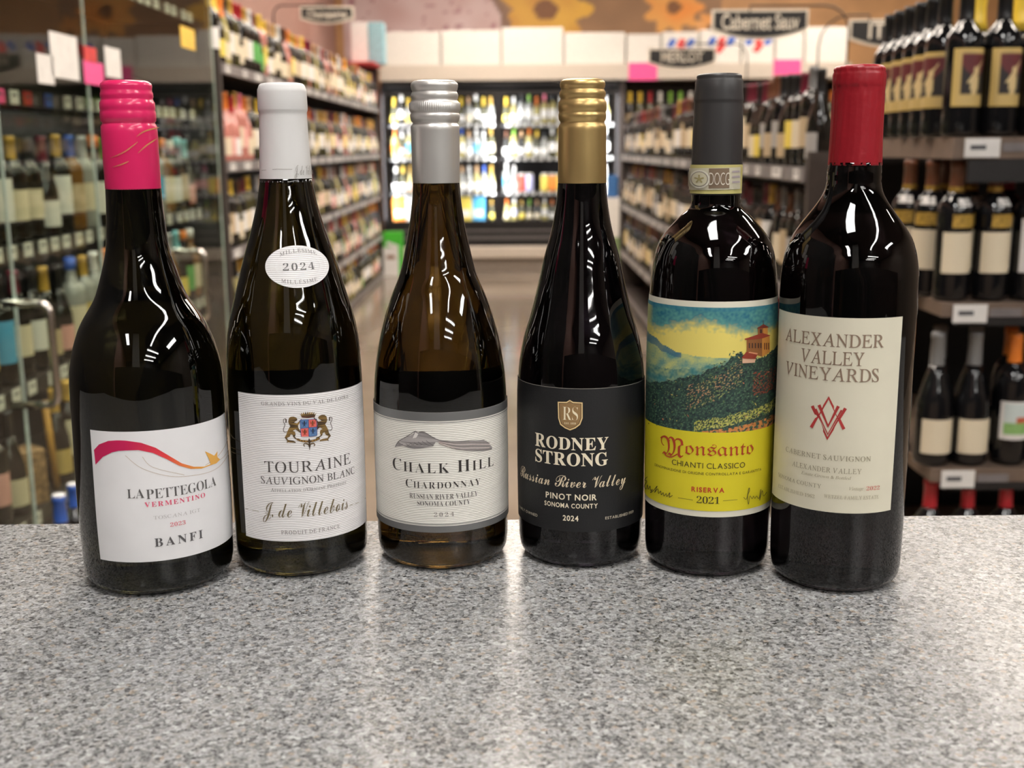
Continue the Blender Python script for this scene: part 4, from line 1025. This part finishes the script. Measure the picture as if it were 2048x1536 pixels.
# ---- 4: gold-capped bottle
b = Hero('near-black wine bottle with gold screw cap and black label with shield, fourth from left', (1160, 1138),
 [(367,1112.5,1209),(400,1110.5,1212),(441,1104.5,1218),(470,1098,1224),(495,1090.5,1230.5),(520,1083,1236),(550,1075,1241),(587,1066,1248.5),(628,1055,1258),(670,1043,1271),(712,1035.4,1280),(753,1032.5,1284),(795,1032,1285.4),(900,1033,1284.5),(1003,1034.6,1282),(1060,1037,1280),(1084,1038.6,1278)], 367, -.13)
b.glass(glass_mat('red_black_glass', (.006,.005,.008)), b.zr(360,1113,1209)[0])
goldm = pm('satin_gold', (.66,.46,.19), .36, metal=.85, vary=.04, vscale=8)
rows = [(367,1112.5,1209),(365,1112,1209),(300,1113,1209),(262,1113,1208.5),(256,1113,1208.5),(252,1114,1207.5),(248,1116.5,1205),(245,1117,1205),(241,1114,1208),(234,1113,1209),(230,1113,1209),(228,1114,1208),(225,1114.5,1207.5),(222,1113,1209),(214,1112.5,1209.5),(206,1113,1209),(202,1116,1206),(198,1117.5,1205),(194,1115,1207),(187,1114,1207.5),(182,1117,1205),(179,1118,1204),(176,1116,1205.5),(170,1115,1206),(165,1116,1205),(162.5,1119,1202)]
b.cap('screw_cap', goldm, rows, 96)
z1 = b.pt(1159, 778)[1]; z0 = b.pt(1160, 1065)[1]
blk = pm('matte_black_paper', (.011,.011,.012), .5, vary=.05, bump=.15, bscale=900)
lab = b.patch('label', blk, b.root, -1.95, 1.95, z0, z1, .0003, 90)
L4 = lambda p: (1020+p[0]/3.49, 740+p[1]/3.49)
mb = MB(); 
for i in range(90): mb.add([b.on(-1.95+3.9*i/90, z1-.0004, .0004), b.on(-1.95+3.9*(i+1)/90, z1-.0004, .0004), b.on(-1.95+3.9*(i+1)/90, z1, .0004), b.on(-1.95+3.9*i/90, z1, .0004)], [(0,1,2,3)], 0, lin(120,116,110), True)
sub(mb, 'edge_line', inkM, lab)
sh = [(335,225),(395,226),(418,212),(442,226),(507,230),(507,340),(490,385),(458,410),(420,425),(385,410),(352,385),(338,340)]
mb = MB(); cx_, cy_ = 420, 318
b.poly(mb, sh[::-1], lin(236,206,150), .0005, L4); b.poly(mb, [(cx_+(x-cx_)*.90, cy_+(y-cy_)*.91) for x, y in sh[::-1]], lin(70,52,30), .00053, L4)
b.poly(mb, [(cx_+(x-cx_)*.85, cy_+(y-cy_)*.87) for x, y in sh[::-1]], lin(152,120,78), .00056, L4)
b.text(mb, 'RS', 1126, 1156, 841.5, 28, lin(250,238,208), 'serifb', .03, off=.0006, offset=-.02); b.text(mb, 'EST. 1959', 1129, 1152, 849.5, 3.6, lin(240,226,190), 'serifb', .08, off=.0006)
sub(mb, 'shield', inkM, lab)
mb = MB(); cr_ = lin(246,234,208)
b.text(mb, 'Rodney', 1071.6, 1216, 901, 27, cr_, 'serifb', .055, small=.93, offset=.006); b.text(mb, 'STRONG', 1072, 1215, 932.5, 26, cr_, 'serifb', .055, offset=.006)
b.text(mb, 'Russian River Valley', 1043, 1250, 976, 26, lin(232,216,186), 'script', whole=True, offset=-.002)
b.text(mb, 'PINOT NOIR', 1092.5, 1193, 1001, 11.5, cr_, 'sans', .15, offset=.022); b.text(mb, 'SONOMA COUNTY', 1090, 1195, 1017, 9, cr_, 'sans', .13, offset=.022)
b.text(mb, '2024', 1126, 1157, 1042.5, 10.5, cr_, 'sans', .09, offset=.022)
b.text(mb, 'FAMILY OWNED', 1040.6, 1076, 1028, 5.4, lin(200,192,172), 'sans', .13, offset=.01); b.text(mb, 'ESTABLISHED 1959', 1210, 1265, 1035, 5.4, lin(210,200,180), 'sans', .13, offset=.01)
sub(mb, 'lettering', inkM, lab)

# ---- 5: charcoal-capped bottle with the landscape label
b = Hero('high-shouldered dark bottle with charcoal capsule and yellow landscape label, fifth from left', (1410, 1157),
 [(328,1377.7,1477),(387,1375.5,1473),(406,1374.4,1472),(414,1373,1474),(420,1370,1479),(431,1358,1493),(445,1345,1507),(461,1330,1520),(478,1317,1530.7),(494,1309.5,1536.5),(511,1304,1541),(543,1299,1545.5),(575,1296.5,1547.5),(608,1294.6,1548.6),(720,1292.5,1547.8),(841,1290,1543),(973,1288,1536.5),(1061,1288.5,1533),(1084,1289.5,1531)], 387, 0.)
b.glass(glass_mat('ruby_black_glass', (.006,.004,.006)), b.zr(322,1378,1477)[0])
b.cap('capsule', pm('charcoal_capsule', (.040,.038,.038), .40, vary=.04), [(390,1374.6,1473.4),(386,1374.4,1473.6),(328,1376.5,1477.5),(262,1381,1480),(210,1384,1480.5),(206,1384.5,1480.5),(203,1383.5,1482),(200,1383.5,1482),(182,1385.5,1481),(164,1386.5,1480.5),(161,1388,1479),(158,1389,1478),(155,1388,1478),(152,1389.5,1477)])
za, zb = b.pt(1425, 389)[1], b.pt(1428, 331)[1]
ye = (.60,.54,.20)
bd = b.patch('neck_band', pm('olive_yellow_strip', ye, .5, vary=.05), b.root, -1.35, 1.25, za, zb, .0012, 40)
mb = MB(); N5 = lambda p: (1280+p[0]/3.071, 120+p[1]/3.071)
b.poly(mb, [(296,668),(604,662),(602,796),(294,800)][::-1], lin(206,200,176), .0015, N5); b.poly(mb, [(428,670),(540,668),(540,790),(426,792)][::-1], lin(128,108,88), .0017, N5)
circ = lambda R: [(377+R*math.cos(-2*PI*i/28), 735+R*math.sin(-2*PI*i/28)) for i in range(28)]
b.poly(mb, circ(56), lin(226,222,206), .0019, N5); b.poly(mb, circ(47), lin(150,142,128), .0020, N5); b.poly(mb, circ(42), lin(214,208,180), .0021, N5)
for k in range(5):
    a_ = 2*PI*k/5-PI/2; b.line(mb, [(377,735),(377+26*math.cos(a_),735+26*math.sin(a_))], 3., lin(170,158,110), .0023, N5, False)
b.text(mb, 'DOCG', 1420, 1456, 371.5, 26, lin(226,218,202), 'sans', .08, off=.0020, offset=-.012)
for k in range(3): b.line(mb, [(555,690+k*32),(595,688+k*32)], 4., lin(178,166,168), .0020, N5, False)
for k in range(4): b.line(mb, [(303+k*8,690),(301+k*8,780)], 1.2, lin(170,164,140), .0020, N5, False)
sub(mb, 'lettering', inkM, bd)
P5 = lambda p: (1280+p[0]/5.12, 560+p[1]/5.12); Q5 = lambda p: (1270+p[0]/4.518, 840+p[1]/4.518)
zt_, zp1, zp0, zy0, zb_ = b.pt(1422, 604.5)[1], b.pt(1422, 616.5)[1], b.pt(1417, 866)[1], b.pt(1412, 1023)[1], b.pt(1411, 1035)[1]
lab = b.patch('label', paper_mat('ivory_label_paper', (.78,.75,.62)), b.root, -1.62, 1.42, zb_, zt_, .0003, 80)
b.patch('yellow_field', pm('yellow_print', lin(222,208,40), .5, vary=.03), lab, -1.62, 1.42, zy0, zp0, .0005, 80)
def curve(pts, x):
    if x <= pts[0][0]: return pts[0][1]
    for (a, ya), (c, yc) in zip(pts, pts[1:]):
        if a <= x <= c: t = (x-a)/(c-a); t = t*t*(3-2*t); return ya+(yc-ya)*t
    return pts[-1][1]
def landscape(u, v):
    x = 60+1290*u; y = 1530-1240*v
    y += (300-285)*0; n = nz(x, y, .012); n2 = nz(x, y, .035, 4); n3 = nz(x, y, .07, 9)
    far = curve([(60,615),(150,635),(250,700),(400,752),(600,775),(850,785),(1380,800)], x) + 6*n2
    wood = curve([(60,1130),(200,1085),(320,1045),(450,990),(600,955),(700,885),(830,850),(900,770),(960,725),(1040,765),(1090,830),(1200,800),(1300,750),(1390,680)], x) + 18*n2+10*n3
    if y > wood:
        d = (y-wood)/700; g = .5+.8*n2+.5*n3
        c = mixc(lin(24,38,46), lin(62,92,74), g*.9)
        band = abs(y-(1470-.22*(x-600)+30*n)) if x > 560 else 999
        if y > 1380+40*n and x > 560 and n2 < .1 and y > 1530-.14*(x-560): c = mixc(lin(196,116,62), lin(214,150,84), .5+n3)
        elif band < 50 and n3 > -.05: c = mixc(lin(150,160,70), lin(206,200,110), .5+n2)
        elif 80 < y-wood < 330 and 480 < x < 1000 and n3 > .22: c = mixc(lin(150,158,96), lin(190,140,104), .5+n*1.5)
        elif x > 1100 and 940 < y < 1180 and n3 > .15: c = lin(150,70,48)
        elif n3 > .30: c = mixc(c, lin(104,140,104), .6)
        return c
    if y > far:
        t = (y-far)/max(60, wood-far)
        c = mixc(lin(96,146,140), lin(196,200,124), .5+1.0*n+.3*n3)
        if t < .18 and x < 420: c = mixc(c, lin(44,98,128), .75)
        if t > .62: c = mixc(c, lin(40,112,116), .55+.6*n2)
        return c
    cl = 440+50*math.sin(x*.006+1)+120*n+45*n2
    t = (y-cl)/120
    c = mixc(mixc(lin(30,104,128), lin(96,158,146),   .45+.6*n2+.1*n3+.4*n), lin(232,214,112), t+.5*n)
    if y < 330: c = mixc(c, lin(36,112,140), .5)
    if x < 130 and 330 < y < 600: c = mixc(c, lin(206,200,110), .6*min(1, (130-x)/40))
    return c
mb = raster(lambda u, v: b.on(-1.62+3.04*u, zp0+(zp1-zp0)*v, .0005), 210, 150, lambda u, v: landscape(.5+.5*math.sin(-1.62+3.04*u)/.999*1.0, v))
V = lambda pts, c, o=.0008: b.poly(mb, pts, c, o, P5)
br = lin(150,96,52); rf = lin(150,58,40); og = lin(206,140,62)
V([(1085,612),(1085,745),(1240,790),(1240,600)], br); V([(1240,600),(1240,790),(1318,742),(1315,578)], og)
V([(1062,606),(1165,572),(1240,548),(1322,572),(1240,602),(1068,618)][::-1], rf, .0010)
V([(1198,498),(1198,562),(1250,556),(1250,492)], br); V([(1250,492),(1250,556),(1296,560),(1296,492)], og); V([(1182,502),(1250,456),(1308,490),(1250,497)][::-1], lin(120,44,34), .0010)
b.line(mb, [(1248,420),(1250,460)], 1., lin(70,40,30), .0010, P5, False)
for x in (1110,1140,1170,1200,1225): V([(x-6,650),(x-6,700),(x+6,703),(x+6,650)], lin(74,50,40), .0010)
for x in (1262,1282,1302): V([(x-5,650),(x-5,720),(x+5,714),(x+5,648)], lin(110,62,34), .0010)
V([(1215,512),(1215,550),(1235,548),(1235,510)], lin(66,40,34), .0010)
V([(1040,800),(1040,856),(1165,850),(1172,800)], lin(224,180,150), .0010); V([(1030,800),(1080,738),(1190,762),(1168,812),(1060,808)][::-1], rf, .0012); V([(1095,748),(1185,768),(1190,752),(1110,738)], lin(224,150,110), .0013)
rnd = random.Random(3)
for k in range(420):     # brush strokes of the foliage
    x = rnd.uniform(70, 1330); w0 = curve([(60,1130),(320,1045),(600,955),(830,850),(960,735),(1090,840),(1200,810),(1390,700)], x); y = w0 + rnd.random()**1.3*(1490-w0)
    c = rnd.choice([lin(20,34,44), lin(28,44,48), lin(50,80,66), lin(66,104,80), lin(96,120,72), lin(34,60,64)])
    if rnd.random() < .10: c = rnd.choice([lin(186,170,92), lin(188,116,84), lin(160,176,120)])
    a_ = rnd.uniform(0, PI); l_ = rnd.uniform(8, 22); w_ = rnd.uniform(3, 8)
    b.poly(mb, [(x+l_*math.cos(a_), y+l_*math.sin(a_)), (x-w_*math.sin(a_), y+w_*math.cos(a_)), (x-l_*math.cos(a_), y-l_*math.sin(a_)), (x+w_*math.sin(a_), y-w_*math.cos(a_))], c, .0007, P5)
sub(mb, 'landscape_picture', inkM, lab)
mb = MB(); ru = lin(176,62,28); dk = lin(66,58,24)
o5 = .0008
b.text(mb, 'M', 1323.5, 1368, 912.5, 36, ru, 'frak', off=o5, offset=.004); b.text(mb, 'onsanto', 1371, 1505, 912.5, 17.5, ru, 'frak', whole=True, off=o5, ref=.47, offset=.0)
b.line(mb, [(240,165),(262,150),(290,160),(320,195)], 2., ru, o5, Q5); b.line(mb, [(275,290),(290,325),(335,338),(390,310)], 2.4, ru, o5, Q5)
b.text(mb, 'CHIANTI CLASSICO', 1345, 1488.5, 938, 11, dk, 'sans', .12, off=o5)
b.text(mb, 'DENOMINAZIONE DI ORIGINE CONTROLLATA E GARANTITA', 1311.5, 1520, 951, 5.2, dk, 'sans', .14, off=o5)
b.text(mb, 'RISERVA', 1383.5, 1448, 985.5, 9.5, lin(190,56,36), 'sans', .17, off=o5, offset=.025); b.text(mb, '2021', 1393.5, 1438.6, 1008, 14, dk, 'serif', .06, off=o5)
b.line(mb, [(393,705),(526,726)], 1., lin(130,122,40), o5, Q5, False); b.line(mb, [(792,733),(920,722)], 1., lin(130,122,40), o5, Q5, False)
b.line(mb, [(122,516),(100,545),(118,560),(96,600),(112,630),(124,590),(130,632),(146,600),(150,640),(168,632),(150,662),(178,640),(210,600),(186,660),(214,625),(222,668),(240,645),(246,680),(262,660),(270,690),(290,668),(296,695),(322,660),(316,700),(346,684)], 1.2, dk, o5, Q5)
b.line(mb, [(975,700),(1000,716),(1022,620),(1028,640),(1010,690),(1018,765),(1030,690),(1050,715),(1062,690),(1074,712),(1090,690),(1110,712),(1128,630),(1116,730),(1140,640),(1150,690),(1180,655)], 1.1, lin(110,104,40), o5, Q5)
sub(mb, 'lettering', inkM, lab)

# ---- 6: red-capped bottle
b = Hero('dark wine bottle with crimson capsule and tall cream label, rightmost on counter', (1664.5, 1190),
 [(332,1649,1752),(348,1646,1752),(366,1644,1750),(381,1640,1752),(397,1633,1759),(413,1623,1769),(430,1609,1780),(446,1596,1791),(462,1583,1800),(478,1573,1807.5),(495,1566.5,1813),(511,1561.7,1817),(543,1556,1820.3),(575,1554,1820),(608,1552.5,1819),(720,1549,1812),(834,1544.5,1805.5),(990,1541,1797.6),(1060,1540,1794.5),(1100,1540,1792)], 332, -.09)
b.glass(glass_mat('garnet_black_glass', (.007,.005,.006)), b.zr(326,1649,1752)[0])
redc = pm('crimson_capsule', lin(150,24,36), .36, vary=.05, bump=.35, bscale=160)
b.cap('capsule', redc, [(332,1648.5,1752),(329,1648.6,1752),(290,1652,1753.5),(240,1655.5,1756),(190,1658.5,1759),(178,1659,1759.5),(175,1659,1760),(172,1658.5,1761),(168,1659,1761.5),(152,1659.5,1762),(148,1660.5,1761.5),(145,1662,1760.5),(142,1661.5,1761),(138,1662,1760),(135,1664.5,1757)], 80, ridge=lambda z, i: .00018*math.sin(i*1.7+z*900)+.00015*math.sin(i*.63))
z1 = b.pt(1683, 637)[1]; z0 = b.pt(1665, 1026)[1]; tl = b.pt(1554.5, 750)[0]; tr = b.pt(1797, 750)[0]
lab = b.patch('label', paper_mat('cream_wove_paper', (.72,.68,.54)), b.root, tl, tr, z0, z1, .0003)
mb = MB(); L6 = lambda p: (1530+p[0]/2.56, 600+p[1]/2.56)
W6 = 6.2; rc = lin(176,52,50)
for pts in ([(238,655),(327,503),(404,664)], [(244,545),(320,712),(412,557)], [(278,540),(324,648),(376,546)], [(262,560),(322,690),(392,566)]): b.line(mb, pts, W6 if pts[0][0] != 262 else 3.4, rc, .0005+.00003*pts[0][0]/100, L6, False)
sub(mb, 'monogram', inkM, lab)
mb = MB(); br = lin(138,116,98); g1 = lin(150,142,118); g2_ = lin(166,158,132)
b.text(mb, 'ALEXANDER', 1572.5, 1767, 695, 26, br, 'serif', .05, offset=.004); b.text(mb, 'VALLEY', 1603, 1728, 731, 27, br, 'serif', .03, offset=.004); b.text(mb, 'VINEYARDS', 1573, 1757, 763, 26, br, 'serif', .05, offset=.004)
b.text(mb, 'CABERNET SAUVIGNON', 1572.5, 1741, 921, 10, g1, 'serif', .1); b.text(mb, 'ALEXANDER VALLEY', 1585, 1722.5, 945.5, 10, g1, 'serif', .1)
b.text(mb, 'Estate Grown & Bottled', 1603, 1702, 957, 6, g2_, 'it', whole=True); b.text(mb, 'SONOMA COUNTY', 1558, 1643, 969.5, 8, g1, 'serif', .1)
b.text(mb, 'Vintage', 1698, 1726, 981.5, 6.5, g2_, 'it', whole=True); b.text(mb, '2022', 1732, 1758, 981, 8, lin(206,110,100), 'serif', .1)
b.text(mb, 'ESTABLISHED 1962', 1558, 1630, 989.5, 7, g2_, 'serif', .1); b.text(mb, 'WETZEL FAMILY ESTATE', 1648, 1756, 1000, 7, g2_, 'serif', .1)
for pts in ([(1559,638),(1660,646),(1795,637)], [(1550,1000),(1640,1021),(1776,1012)]): pass
sub(mb, 'lettering', inkM, lab)
